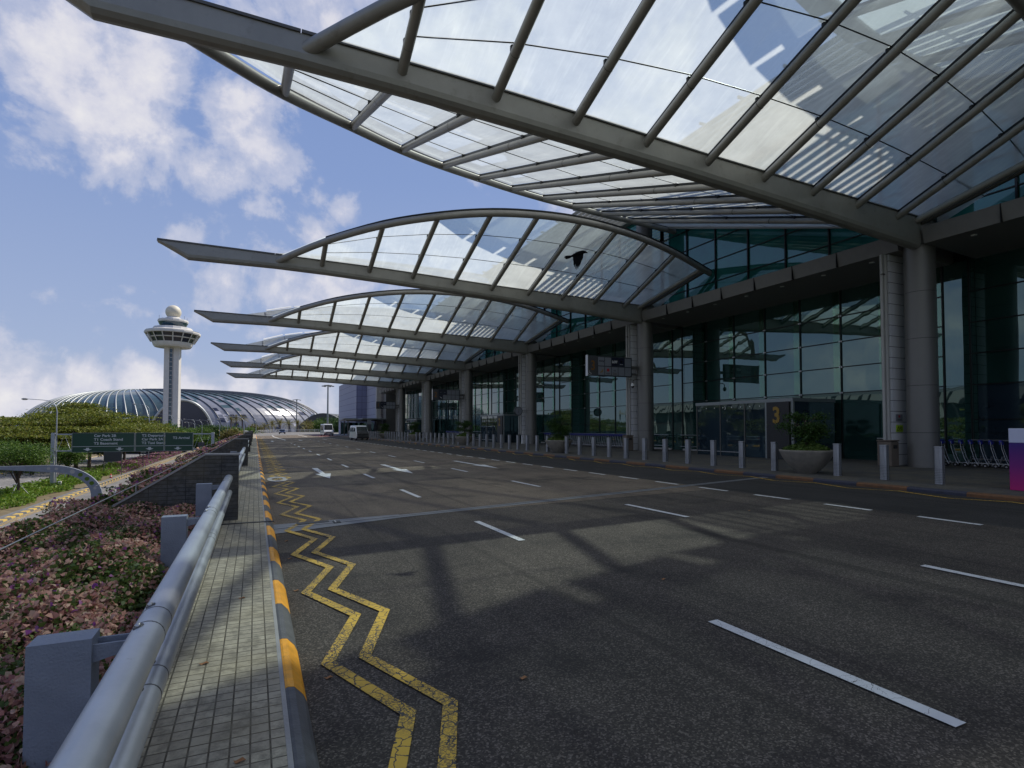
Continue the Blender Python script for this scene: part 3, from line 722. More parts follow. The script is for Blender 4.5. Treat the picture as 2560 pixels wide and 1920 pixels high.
def smooth_curve(tab, n=48):
    P = [Vector(p) for p in tab]; out = []
    for i in range(len(P) - 1):
        p0 = P[max(i - 1, 0)]; p1 = P[i]; p2 = P[i + 1]; p3 = P[min(i + 2, len(P) - 1)]
        for j in range(4):
            t = j / 4.; out.append(.5 * ((2 * p1) + (-p0 + p2) * t + (2 * p0 - 5 * p1 + 4 * p2 - p3) * t * t + (-p0 + 3 * p1 - 3 * p2 + p3) * t ** 3))
    out.append(P[-1]); return out
def make_canopy(v0, label):
    X0 = 23.4
    r = empty('entrance_canopy', (X0, v0, 0), label=label, cat='canopy', group='glass canopies over the drop-off road')
    def L(p): return (p[0] - X0, p[1], p[2])
    # spine beam: rounded-bottom box section that deepens towards the building, tip cut to a point
    us = [-4.23, -4.0, -3.6, -2.97, -1.5, .8, 3.2, 6, 9, 12, 15, 18, 21, 23.45]; q = MB(); rings = []
    for u in us:
        zt = interp(BEAM_TOP, u); zb = interp(BEAM_BOT, u) if u >= -2.97 else 9.93 + (10.64 - 9.93) * (-2.97 - u) / 1.26
        hw = .23; zb = min(zb, zt - .02); dr = min(.22, (zt - zb) * .45)
        ring = [(-hw, zt), (-hw, zb + dr), (-hw * .86, zb + dr * .45), (-hw * .5, zb + dr * .1), (0, zb), (hw * .5, zb + dr * .1), (hw * .86, zb + dr * .45), (hw, zb + dr), (hw, zt)]
        rings.append([(u - X0, a, z) for a, z in ring])
    n = 9; vs = [p for rg in rings for p in rg]
    fs = [(i * n + j, i * n + (j + 1) % n, (i + 1) * n + (j + 1) % n, (i + 1) * n + j) for i in range(len(us) - 1) for j in range(n)]
    q.add(vs, fs, 'steel_paint'); q.add(rings[0], [tuple(range(n))], 'steel_paint'); q.add(rings[-1][::-1], [tuple(range(n))], 'steel_paint')
    q.build('beam', r)
    q = MB()
    for a, b_ in zip(BEAM_TOP[:-1], BEAM_TOP[1:]):
        q.add([(a[0] - X0 + .02, -.27, a[1] + .003), (b_[0] - X0, -.27, b_[1] + .003), (b_[0] - X0, .27, b_[1] + .003), (a[0] - X0 + .02, .27, a[1] + .003),
               (a[0] - X0 + .02, -.27, a[1] + .07), (b_[0] - X0, -.27, b_[1] + .07), (b_[0] - X0, .27, b_[1] + .07), (a[0] - X0 + .02, .27, a[1] + .07)],
              [(3, 2, 1, 0), (4, 5, 6, 7), (0, 1, 5, 4), (2, 3, 7, 6), (1, 2, 6, 5), (3, 0, 4, 7)], 'steel_dark')
    q.build('gutter', r)
    q = MB(); q.tube([L(p) for p in smooth_curve(NEAR)], .165, 'steel_paint', 16); q.lathe([(.2, -.12), (.2, .12)], 'steel_paint', 12, L((.8, 0, 10.28))); q.build('arch', r)
    q = MB(); q.tube([L(p) for p in smooth_curve(FAR)], .165, 'steel_paint', 16); q.build('arch', r)
    def lip(tab, o0, o1, w):
        q = MB(); c = smooth_curve(tab)
        for a, b_ in zip(c[:-1], c[1:]):
            a = Vector(L(a)); b_ = Vector(L(b_)); up = Vector((0, 0, o0)); up1 = Vector((0, 0, o1)); side = Vector((0, w, 0))
            q.add([a + up, b_ + up, b_ + up + side, a + up + side, a + up1, b_ + up1, b_ + up1 + side, a + up1 + side], [(3, 2, 1, 0), (4, 5, 6, 7), (0, 1, 5, 4), (2, 3, 7, 6)], 'mullion')
        return q
    lip(NEAR[1:], .16, .23, -.10).build('glazing_edge', r); lip(FAR[2:], .16, .23, .10).build('glazing_edge', r)
    GO = .24
    for wing, tab, sgn in (('near', NEAR, -1), ('far', FAR, 1)):
        sts = US if sgn > 0 else US[1:]
        fnd = []
        for u in sts:
            zb = interp(BEAM_TOP, u) - .22; w_ = interp(tab, u, 1); za = interp(tab, u, 2)
            a = Vector(L((u, sgn * .18, zb))); b_ = Vector(L((u, w_, za)))
            q = MB(); q.tube([a, b_], .125, 'steel_paint', 12)
            q.tube([a.lerp(b_, .33) , a.lerp(b_, .333)], .131, 'steel_dark', 12, cap=False)
            dirn = (b_ - a).normalized(); nrm_ = Vector((0, -dirn.z, dirn.y)) * (1 if dirn.y > 0 else -1)
            # glazing rail on top of the strut
            e0 = a + nrm_ * .125 + dirn * .15; e1 = b_ + nrm_ * .125
            q.add([e0 + Vector((-.03, 0, 0)), e0 + Vector((.03, 0, 0)), e1 + Vector((.03, 0, 0)), e1 + Vector((-.03, 0, 0)),
                   e0 + nrm_ * .09 + Vector((-.03, 0, 0)), e0 + nrm_ * .09 + Vector((.03, 0, 0)), e1 + nrm_ * .09 + Vector((.03, 0, 0)), e1 + nrm_ * .09 + Vector((-.03, 0, 0))],
                  [(0, 1, 2, 3), (7, 6, 5, 4), (0, 4, 5, 1), (1, 5, 6, 2), (2, 6, 7, 3), (3, 7, 4, 0)], 'mullion')
            nseg = 3 if sgn < 0 else 4
            for j in range(1, nseg):
                c_ = a.lerp(b_, j / nseg) + nrm_ * .12; q.box(c_.x - .10, c_.x + .10, c_.y - .06, c_.y + .06, c_.z - .05, c_.z + .12, 'mullion', .03)
            q.build('strut', r)
        # glass panels between struts
        lim = ([.95] if sgn < 0 else [-1.3]) + list(sts) + [24.9]
        seams = MB()
        for a_, b_ in zip(lim[:-1], lim[1:]):
            g0, g1 = a_ + .03, b_ - .03
            c0 = Vector(L((g0, sgn * .24, interp(BEAM_TOP, g0) + .02))); c1 = Vector(L((g1, sgn * .24, interp(BEAM_TOP, g1) + .02)))
            f0 = Vector(L((g0, interp(tab, g0, 1), interp(tab, g0, 2) + GO))); f1 = Vector(L((g1, interp(tab, g1, 1), interp(tab, g1, 2) + GO)))
            q = MB(); q.add([c0, c1, f1, f0], [(0, 1, 2, 3)], 'canopy_glass' if sgn < 0 else 'canopy_frit'); q.build('glass_panel', r)
            for t in ((1 / 3., 2 / 3.) if sgn < 0 else (.25, .5, .75)):
                s0 = c0.lerp(f0, t); s1 = c1.lerp(f1, t)
                if (f0 - c0).length < 1.5: continue
                seams.tube([s0, s1], .018, 'mullion', 5, cap=False)
            if sgn > 0 and a_ > 0:
                # white outer edge strip beyond the far arch, one plate per bay
                o0 = f0 + Vector((.10, .20, .10)); o1 = f1 + Vector((-.10, .20, .10)); e0 = o0 + Vector((-.02, .85, .24)); e1 = o1 + Vector((.02, .85, .24))
                q = MB(); q.slab(o0, o1, e1, e0, .05, 'white_plain'); q.build('edge_plate', r)
        seams.build('glazing_seam', r)
    # last raking rib along the building face, near side and far side
    q = MB(); q.tube([L((23.2, -.2, 10.0)), L((24.6, -4.55, 11.65))], .13, 'steel_paint', 10); q.tube([L((23.6, -.2, 10.0)), L((25.0, -4.45, 11.6))], .10, 'steel_dark', 10); q.build('rib', r)
    q = MB(); q.prism([(.2, 10.1), (16.0, 15.25), (16.0, 15.65), (.2, 10.5)], 'x', 24.75 - X0, 24.95 - X0, 'steel_paint'); q.build('wall_plate', r)
    return r
can_lab = ['glass canopy overhead, its edge crossing the top right corner', 'nearest fully seen glass canopy, its spine beam crossing the top of the picture',
           'second glass canopy whose arch the crow flies in front of', 'third glass canopy, just beyond the one behind the crow', 'fourth glass canopy along the drop-off road',
           'fifth glass canopy, second from the far end', 'farthest and smallest glass canopy, near the blue panelled block']
for i, v0 in enumerate(VS): make_canopy(v0, can_lab[i])

# ================================================================== TERMINAL BUILDING
T = empty('terminal_building', (GL, 13, PAV), label='long dark glass terminal with round columns and a pale ledge behind the drop-off road', cat='building')
def tb(q, name, parent=None, loc=(0, 0, 0)):
    o = q.build(name, None); o.parent = parent or T
    if parent is None or parent is T: o.matrix_parent_inverse = Matrix.Translation(-Vector((GL, 13, PAV)))
    else: o.matrix_parent_inverse = Matrix.Identity(4)
    return o
for i, v in enumerate(VS):
    q = MB(); q.lathe([(.53, PAV), (.53, 18.0)], 'column_clad', 40, (24.0, v + .15, 0))
    for hz in np.arange(PAV + 1.35, 17, 1.85): q.tube([(24.0, v + .15, hz), (24.0, v + .15, hz + .015)], .533, 'mullion', 40, cap=False)
    c_ = tb(q, 'column')
    q = MB(); q.lathe([(.60, 10.1), (.60, 10.25), (.55, 10.3)], 'steel_dark', 32, (24.0, v + .15, 0)); tb(q, 'collar', c_)
    q = MB(); q.box(23.47, 24.85, v + 1.0, v + 1.22, PAV, 9.06, 'white_panels'); tb(q, 'cladding_fin')
    q = MB(); q.tube([(23.36, v + 1.10, PAV + .9), (23.36, v + 1.10, 9.05)], .085, 'white_clad', 12); q.tube([(23.20, v + 1.14, PAV + .9), (23.20, v + 1.14, 9.05)], .06, 'white_clad', 12); q.box(23.14, 23.44, v + 1.05, v + 1.15, 8.2, 8.26, 'steel_dark'); tb(q, 'downpipe')
q = MB(); q.box(GL + .3, 70, -12, 118, -1, 17.2, 'interior'); tb(q, 'core')
q = MB(); q.box(24.9, 71, -12, 118.2, 17.2, 17.7, 'white_clad'); tb(q, 'roof')
# roof louvres carried out over the canopies
q = MB()
for u in np.arange(20.4, 24.8, .42): q.prism([(u, 17.25), (u + .20, 17.12), (u + .215, 17.16), (u + .015, 17.29)], 'y', -8, 117, 'white_plain')
for v in np.arange(-6, 117, 2.46): q.box(20.2, 24.9, v, v + .08, 17.30, 17.42, 'steel_paint')
tb(q, 'louvre')
ledge_poly = [(23.30, 9.72), (23.42, 9.10), (GL + .3, 8.95), (GL + .3, 9.74)]
bays = [(VS[i], VS[i] + S) for i in range(0, 6)] + [(99.0, 116.2)]
for bi, (a, b_) in enumerate(bays):
    y0 = a + .9; y1 = b_ - .6
    q = MB(); q.prism(ledge_poly, 'y', y0 - .3, y1 + .25, 'soffit')
    for j in range(1, 7): yy = y0 + (y1 - y0) * j / 7; q.box(23.285, 23.45, yy - .012, yy + .012, 9.08, 9.73, 'mullion')
    led = tb(q, 'ledge')
    q = MB()
    for j in range(7): yy = y0 + (y1 - y0) * (j + .5) / 7; q.lathe([(.10, 0), (.10, -.03), (.07, -.03)], 'lamp_glass', 14, (24.0, yy, 9.08))
    tb(q, 'downlight', led)
    # lower curtain wall
    q = MB(); q.box(GL, GL + .03, a - .29, b_ - .31, 3.75, 9.0, 'facade_glass'); q.box(GL, GL + .03, a - .29, b_ - .31, PAV, 3.74, 'facade_glass_blue' if bi == 0 else 'facade_glass'); cw = tb(q, 'curtain_wall')
    q = MB(); ny = 7
    for j in range(ny + 1):
        yy = y0 + (y1 + .5 - y0) * j / ny
        q.box(GL - .06, GL - .005, yy - .028, yy + .028, PAV, 9.0, 'mullion')
        if j < ny: q.box(GL - .012, GL - .004, yy + .05, yy + .42, 3.8, 8.98, 'fin_glass')
    for h in (3.75, 5.05, 6.35, 7.65): q.box(GL - .055, GL - .004, y0, y1 + .5, h - .022, h + .022, 'mullion')
    if bi == 0 or bi % 2 == 0: q.box(GL - .055, GL - .004, y0, y1 + .5, 2.3, 2.33, 'mullion')
    for j in range(1, ny):
        yy = y0 + (y1 + .5 - y0) * j / ny
        for h in (3.75, 5.05, 6.35, 7.65):
            for s_ in (-.05, .05): q.box(GL - .075, GL - .05, yy + s_ - .035, yy + s_ + .035, h - .035, h + .035, 'clamp_steel')
    tb(q, 'frame', cw)
    # clerestory above the ledge
    q = MB(); q.box(GL - 1.6, GL - 1.57, a - .2, b_ + .2, 9.75, 17.2, 'clerestory_glass'); cl = tb(q, 'clerestory')
    q = MB()
    for j in range(8): yy = a + S * j / 7; q.box(GL - 1.69, GL - 1.605, yy - .04, yy + .04, 9.75, 17.2, 'mullion')
    for h in (10.9, 12.2, 13.5, 14.8, 16.1): q.box(GL - 1.66, GL - 1.604, a, b_, h - .022, h + .022, 'mullion')
    tb(q, 'frame', cl)
    # hand rails along the glass
    q = MB()
    if bi not in (1, 3, 5): segs = [(y0 + .1, y1 + .4)]
    else: segs = [(y0 + .1, a + 3.6), (b_ - 4.6, y1 + .4)]
    for s0, s1 in segs:
        for h in (PAV + 1.05, PAV + .28): q.tube([(GL - .35, s0, h), (GL - .35, s1, h)], .028, 'steel_bright', 8)
        q.box(GL - .12, GL - .02, s0, s1, PAV, PAV + .12, 'white_clad')
    tb(q, 'handrail')
# door vestibules (gates 3, 2, 1)
def vestibule(v0, num, bi):
    v1 = v0 + 6.4; F_ = 23.6
    q = MB(); q.box(F_, GL - .36, v0, v1, PAV + .02, 3.25, 'facade_glass_blue'); vs = tb(q, 'entrance_door')
    q = MB(); q.box(F_ - .06, GL - .35, v0 - .06, v1 + .06, 3.252, 3.42, 'sign_frame')
    for yy in (v0, v0 + 1.5): q.box(F_ - .05, F_ + .05, yy - .07, yy + .07, PAV, 3.25, 'sign_frame')
    for yy in (v0 + 2.9, v0 + 4.6, v1): q.box(F_ - .035, F_ - .004, yy - .025, yy + .025, PAV, 3.25, 'steel_dark')
    q.box(F_ - .03, F_ - .005, v0 + 2.9, v1, PAV + .22, PAV + .26, 'steel_bright'); tb(q, 'frame', vs)
    q = MB(); q.box(F_ - .14, F_ - .02, v0 + .10, v0 + 1.40, PAV + .01, 3.25, 'black_plain'); tb(q, 'number_panel', vs)
    for yy in np.arange(v0 + 1.9, v1 - .2, .62): q = MB(); q.box(F_ - .05, F_ - .03, yy - .03, yy + .03, 3.05, 3.11, 'white_plain', .01); tb(q, 'door_fitting', vs)
    o = text_mesh(num, 1.12, 'gold', 'numeral', vs, face_road_mtx(F_ - .15, v0 + 1.05, 2.22), depth=.01, bold=.03, xs=.85)
    if num == '3': text_mesh('3', .24, 'white_plain', 'numeral', vs, face_road_mtx(F_ - .02, v0 + 4.3, 2.98), depth=.004)
    if num == '3':
        pass
vestibule(18.7, '3', 1); vestibule(18.7 + 2 * S, '2', 3); vestibule(18.7 + 4 * S, '1', 5)
# end wall of the terminal and blue panelled block
q = MB(); q.box(25.2, 71, 118.3, 121.0, -1, 17.0, 'column_clad'); tb(q, 'end_wall')
bb = empty('panelled_block', (24, 134, PAV), label='tall windowless block with blue grey panels at the far end of the terminal', cat='building')
q = MB(); q.box(-2.4, 45, 0, 30, -2, 13.4, 'blue_panels'); q.build('wall', bb)
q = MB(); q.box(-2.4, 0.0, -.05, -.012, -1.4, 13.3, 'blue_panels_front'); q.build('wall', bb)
q = MB(); q.box(0.0, 40, -11, -.06, -2, 13.0, 'blue_panels'); q.build('wall', bb)
q = MB(); q.box(-.06, .9, -12.2, -11.02, -2, 12.9, 'white_clad'); q.build('corner_fin', bb)
# gate airline boards hanging at columns 3, 2, 1
def board(v, num, label, detailed):
    r = empty('airline_board', (19.4, v, 5.35), label=label, cat='sign', group='airline boards on the columns')
    q = MB(); q.box(0, 3.45, 0, .22, 0, 1.30, 'sign_back', .01); q.build('casing', r)
    q = MB(); q.box(-.035, 0, -.02, .24, -.03, 1.33, 'steel_bright'); q.build('end_frame', r)
    q = MB(); q.box(3.45, 4.1, .04, .18, .55, .75, 'steel_dark'); q.box(3.45, 4.0, .04, .18, .15, .25, 'steel_dark'); q.box(3.9, 4.0, .05, .17, .25, .55, 'steel_dark'); q.build('bracket', r)
    q = MB(); q.box(.02, .70, -.015, -.002, .03, 1.27, 'sign_grey'); q.build('number_panel', r)
    text_mesh(num, .88, 'gold_dark', 'numeral', r, face_cam_mtx(.19, -.025, .36), depth=.006, bold=.012, xs=.8)
    cols = 5; tw = .53
    navy = {(1, 2), (1, 3)} if num == '3' else {(1, 0), (1, 1), (0, 0)}
    for row in range(2):
        for c_ in range(cols):
            x = .76 + c_ * tw; z = .06 + row * .61
            q = MB(); q.box(x, x + tw - .05, -.012, -.001, z, z + .55, 'tile_navy' if (row, c_) in navy else 'tile_pale'); q.build('airline_tile', r)
    if detailed:
        def T_(s, size, m, x, z, al='CENTER', bold=.0): text_mesh(s, size, m, 'lettering', r, face_cam_mtx(x, -.016, z), al, .003, bold)
        T_('ANA', .15, 'tile_navy', .76 + .22, .92, bold=.004)
        q = MB(); q.prism([(1.13, .90), (1.20, 1.02), (1.24, 1.02), (1.18, .90)], 'y', -.02, -.013, 'car_blue'); q.build('emblem', r)
        T_('LOT', .22, 'white_plain', .76 + tw * 2 + .24, .88, bold=.010)
        q = MB(); q.lathe([(.07, 0), (.05, .0)], 'white_plain', 14, (0, 0, 0)); me = q.mesh('emblem'); me.transform(face_cam_mtx(.76 + tw * 3 + .24, -.016, .98)); o = bpy.data.objects.new('emblem', me); C.objects.link(o); o.parent = r
        q = MB(); q.box(.76 + tw * 3 + .12, .76 + tw * 3 + .36, -.018, -.013, .80, .825, 'white_plain'); q.build('small_print', r)
        q = MB(); q.prism([(.86, .20), (1.02, .30), (1.16, .52), (1.10, .30), (1.20, .36), (1.04, .22)], 'y', -.02, -.013, 'gold'); q.build('emblem', r)
        q = MB(); q.tube([(.76 + tw + .24, -.019, .40), (.76 + tw + .24, -.013, .40)], .10, 'red', 18); q.build('emblem', r)
        q = MB(); q.box(.76 + tw + .08, .76 + tw + .40, -.018, -.013, .17, .19, 'sign_grey'); q.box(.76 + tw + .14, .76 + tw + .34, -.018, -.013, .12, .14, 'sign_grey')
        q.box(.76 + tw * 2 + .08, .76 + tw * 2 + .40, -.018, -.013, .20, .24, 'brown_box'); q.box(.76 + tw * 2 + .10, .76 + tw * 2 + .38, -.018, -.013, .12, .16, 'brown_box'); q.build('small_print', r)
        q = MB()
        for dx in (-.07, 0, .07): q.prism([(.76 + tw * 2 + .24 + dx - .02, .34), (.76 + tw * 2 + .24 + dx + .02, .34), (.76 + tw * 2 + .24 + dx, .46)], 'y', -.02, -.013, 'sign_back')
        q.build('emblem', r)
        q = MB(); q.tube([(.10, -.02, .27), (.11, -.02, .17), (.20, -.02, .16), (.24, -.02, .07)], .012, 'white_plain', 6); q.tube([(.10, -.02, .31), (.10, -.018, .312)], .02, 'white_plain', 8)
        q.tube([(.10 + .065 * math.cos(t), -.02, .11 + .065 * math.sin(t)) for t in np.linspace(2.2, 6.2, 12)], .009, 'white_plain', 6, cap=False); q.build('wheelchair_symbol', r)
    else:
        q = MB()
        for x in (1.0, 1.5): q.box(x - .12, x + .12, -.02, -.013, .92, .96, 'tile_pale')
        q.prism([(.86, .42), (1.1, .30), (1.16, .18), (1.0, .26)], 'y', -.02, -.013, 'white_plain'); q.build('emblem', r)
board(VS[2] + .1, '3', 'airline logo board with a gold 3 hanging from the near column', True)
board(VS[4] + .1, '2', 'airline logo board with a gold 2, on the column past the clock', False)
board(VS[6] + .1, '1', 'farthest airline logo board, small and dark beside the blue panelled block', False)
# clock on column
r = empty('clock', (22.55, VS[3], 3.55), label='round clock on a bracket between gate 2 and the trolleys', cat='clock')
q = MB(); q.tube([(0, -.10, 0), (0, .10, 0)], .42, 'sign_back', 28); q.build('casing', r)
q = MB(); q.tube([(0, -.108, 0), (0, -.102, 0)], .36, 'tile_pale', 28); q.build('dial', r)
q = MB(); q.tube([(0, -.116, 0), (.05, -.116, .24)], .014, 'black_plain', 6); q.tube([(0, -.116, 0), (-.02, -.116, -.16)], .018, 'black_plain', 6)
for i in range(12): a = i * math.pi / 6; q.tube([(.29 * math.cos(a), -.114, .29 * math.sin(a)), (.33 * math.cos(a), -.114, .33 * math.sin(a))], .010, 'black_plain', 5)
q.build('clock_hand', r)
q = MB(); q.tube([(.42, 0, .07), (.95, 0, .07)], .022, 'steel_dark', 8); q.tube([(.42, 0, -.07), (.95, 0, -.07)], .022, 'steel_dark', 8); q.tube([(.93, 0, -.12), (.93, 0, .12)], .03, 'steel_dark', 8); q.build('bracket', r)
# cctv dome by column 3 and wall notices on first fin
r = empty('security_camera', (22.9, VS[2] + .1, 4.75), label='dome security camera hanging below the board with the gold 3', cat='camera')
q = MB(); q.tube([(1.0, 0, .45), (.2, 0, .45), (.03, 0, .38), (0, 0, .2)], .03, 'steel_dark', 8); q.build('bracket', r)
q = MB(); q.lathe([(.02, .22), (.10, .16), (.13, .05), (.13, 0)], 'white_plain', 16); q.build('housing', r)
q = MB(); q.lathe([(.0001, -.13), (.08, -.09), (.12, 0)], 'car_glass', 16); q.build('dome', r)
r = empty('notice', (23.64, VS[1] + .985, 1.92), label='lime green warning notice on the pale cladding beside the first column', cat='notice')
MB().box(.05, .50, -.006, .008, -.12, .16, 'lime').build('plate', r)
q = MB(); q.tube([(.09, -.012, -.05), (.17, -.012, .10), (.25, -.012, -.05), (.09, -.012, -.05)], .012, 'black_plain', 5); q.box(.27, .46, -.012, -.007, .06, .09, 'black_plain'); q.box(.27, .46, -.012, -.007, .01, .035, 'black_plain'); q.box(.32, .46, -.012, -.007, -.05, -.02, 'black_plain'); q.build('print', r)
r = empty('notice', (23.64, VS[1] + .985, 2.38), label='small white notice with a red mark, above the lime green one', cat='notice')
MB().box(.05, .48, -.006, .008, -.14, .14, 'tile_pale').build('plate', r)
q = MB(); q.tube([(.26, -.012, .05), (.26, -.008, .05)], .055, 'red', 14); q.box(.14, .40, -.012, -.007, -.10, -.07, 'sign_grey'); q.build('print', r)
# brown bins
for i, (v, lb) in enumerate(((VS[1] + 1.0, 'tall brown litter bin at the foot of the downpipe beside the first column'), (VS[2] + 1.0, 'tall brown litter bin at the foot of the second column'))):
    r = empty('litter_bin', (23.15, v, PAV), label=lb, cat='bin', group='brown litter bins')
    q = MB(); q.box(-.26, .26, -.28, .28, 0, 1.0, 'brown_box', .03); q.build('bin_body', r); q = MB(); q.box(-.28, .28, -.30, .30, 1.003, 1.06, 'brown_box', .02); q.box(-.12, .12, -.295, -.285, .72, .86, 'black_plain'); q.build('lid', r)

# ================================================================== BOLLARDS, PLANTERS, TROLLEYS, KIOSK
def make_bollard():
    r = empty('bollard', (0, 0, 0))
    q = MB(); q.prism([(-.10, -.06), (-.06, -.10), (.06, -.10), (.10, -.06), (.10, .06), (.06, .10), (-.06, .10), (-.10, .06)], 'z', 0, .99, 'bollard_steel')
    for j in range(9): q.box(-.103, .103, -.103, .103, .05 + j * .045, .056 + j * .045, 'bollard_side', .03)
    q.build('bollard_post', r)
    q = MB(); q.prism([(-.105, -.065), (-.065, -.105), (.065, -.105), (.105, -.065), (.105, .065), (.065, .105), (-.065, .105), (-.105, .065)], 'z', .995, 1.035, 'bollard_steel'); q.box(-.085, .085, -.085, .085, .988, .996, 'bollard_side'); q.build('cap', r)
    q = MB(); q.box(.1005, .106, -.075, .075, .02, .97, 'bollard_side'); q.build('side_strip', r)
    return r
bpro = make_bollard(); bv = []
for kk in range(-1, 7):
    pv = 13.15 + S * kk
    for j in range(11):
        v = pv + 1.2 + 1.48 * j
        if 8.2 < v < 117: bv.append(v)
bv = [v for v in bv if not (101.5 < v < 102.5)]
for i, v in enumerate(bv):
    o = bpro if i == 0 else copy_tree(bpro)
    o.location = (17.12, v, PAV)
    tag(o, ('nearest steel bollard, beside the purple kiosk' if i == 0 else ordinal(i + 1) + ' steel bollard along the kerb, counting from the purple kiosk'), 'bollard', 'steel bollards along the kerb')
def make_planter(seed, hgt=1.0):
    global rng; rng = np.random.default_rng(seed)
    r = empty('planter_bowl', (0, 0, 0))
    q = MB(); q.lathe([(.30, 0), (.32, .02), (.47, .16), (.63, .34), (.76, .54), (.84, .70), (.865, .76), (.86, .79), (.80, .79), (.78, .72), (.0001, .70)], 'planter_stone', 40); q.build('bowl', r)
    n = 1400; a = rng.uniform(0, 2 * math.pi, n); rr_ = .70 * np.sqrt(rng.random(n)); z = .74 + rng.random(n) * .40 * (1.1 - rr_ / .8)
    pts = np.stack([rr_ * np.cos(a), rr_ * np.sin(a), z], 1); leaf_cloud(pts, .17, ['potted_shrub'], None, 'low_plants', r, aspect=.35)
    t = bpy.data.objects.new('small_tree', None); 
    q = MB(); q.tube([(0, 0, .7), (.03, .02, 1.1), (-.02, 0, 1.45), (.02, .03, 1.8)], [.05, .04, .035, .02], 'bark', 8)
    for j in range(7):
        a = j * .9; q.tube([(0, 0, 1.2 + j * .07), (.22 * math.cos(a), .22 * math.sin(a), 1.4 + j * .07), (.5 * math.cos(a), .5 * math.sin(a), 1.55 + j * .08)], [.02, .014, .006], 'bark', 5)
    q.build('trunk', r)
    cl = []
    for j in range(16):
        a = rng.uniform(0, 2 * math.pi); d = rng.uniform(.05, .62); c_ = np.array([d * math.cos(a), d * math.sin(a), 1.25 + rng.random() * .95 - d * .25])
        cl.append(c_ + rng.normal(size=(300, 3)) * np.array([.16, .16, .085]))
    leaf_cloud(np.concatenate(cl), .075, ['potted_leaf'], None, 'crown', r, flat=.5)
    return r
pl_lab = ['nearest stone bowl planter with a small spreading tree, in front of gate 3', 'second stone bowl planter, in front of the long trolley row', 'third stone bowl planter, in front of gate 2',
          'fourth stone bowl planter, just past gate 2', 'fifth stone bowl planter, small and far along the kerb', 'sixth and farthest stone bowl planter, near the parked van']
for kk in range(6):
    o = make_planter(20 + kk); o.location = (17.25, 13.15 + S * kk, PAV); o.rotation_euler = (0, 0, kk * 1.3)
    tag(o, pl_lab[kk], 'planter', 'stone bowl planters along the kerb')
rng = np.random.default_rng(5)

def make_trolley():
    r = empty('luggage_trolley')       # points along -X into the road side, nested along Y
    q = MB()
    for sx in (-.27, .27):
        q.tube([(sx, .42, 1.0), (sx, .40, .75), (sx, .30, .35), (sx, .22, .16)], .016, 'chrome', 7)
        q.tube([(sx, .22, .16), (sx * .75, -.45, .14), (sx * .75, -.52, .45)], .013, 'chrome', 7)
    for zz_ in (.36, .60, .78): q.tube([(-.27, .30 + (zz_ - .35) * .2, zz_), (.27, .30 + (zz_ - .35) * .2, zz_)], .009, 'chrome', 6)
    q.build('frame', r)
    q = MB(); q.tube([(-.31, .44, 1.03), (.31, .44, 1.03)], .042, 'trolley_blue', 8); q.box(-.24, .24, .36, .48, .90, 1.0, 'trolley_blue', .02); q.build('handle', r)
    q = MB()
    for x in np.linspace(-.2, .2, 5): q.tube([(x, .2, .155), (x * .9, -.45, .145)], .007, 'chrome', 5)
    q.build('base_rack', r)
    for wx, wy in ((-.27, .28), (.27, .28), (0, -.40)):
        q = MB(); q.tube([(wx - .02, wy, .075), (wx + .02, wy, .075)], .075, 'tyre', 14); w_ = q.build('wheel', r)
        q = MB(); q.tube([(wx - .022, wy, .075), (wx + .022, wy, .075)], .03, 'rim', 8); q.build('hub', w_)
        q = MB(); q.tube([(wx, wy + .10 * math.cos(t), .075 + .10 * math.sin(t)) for t in np.linspace(.2, 2.9, 7)], .018, 'chrome', 6); q.build('wheel_guard', w_)
    return r
tp = make_trolley(); first = True
def trolley_row(n, u, v0, dv, rz_, group, lab, parts=True):
    global first
    for i in range(n):
        if first: o = tp; first = False
        else: o = copy_tree(tp)
        o.location = (u, v0 + dv * i, PAV); o.rotation_euler = (0, 0, rz_)
        tag(o, lab(i), 'trolley', group)
trolley_row(11, 25.9, 13.0, -.335, R(18), 'trolleys nested beside the purple kiosk', lambda i: ordinal(i + 1) + ' blue-handled luggage trolley from the first column, in the row by the kiosk')
trolley_row(40, 25.6, 34.3, .32, R(14), 'trolleys nested between the second and third columns', lambda i: ordinal(i + 1) + ' blue-handled trolley from the second column, in the long nested row')
trolley_row(26, 25.6, 69.0, .32, R(14), 'trolleys nested beyond gate 2', lambda i: ordinal(i + 1) + ' blue-handled trolley from the near end of the row beyond gate 2')
r = empty('advertising_kiosk', (17.5, 7.25, PAV), label='purple and magenta kiosk panel with a pale top at the right edge', cat='kiosk')
q = MB(); q.box(-.45, 1.3, -.25, .15, 0, 1.17, 'kiosk_purple', .01); q.build('panel', r)
q = MB(); q.box(-.45, 1.3, -.25, .15, 1.173, 1.53, 'kiosk_white', .01); q.build('header', r)
text_mesh('A', .12, 'tile_navy', 'lettering', r, face_cam_mtx(-.43, -.256, 1.38), depth=.002)
text_mesh('a', .12, 'white_plain', 'lettering', r, face_cam_mtx(-.43, -.256, .98), depth=.002)

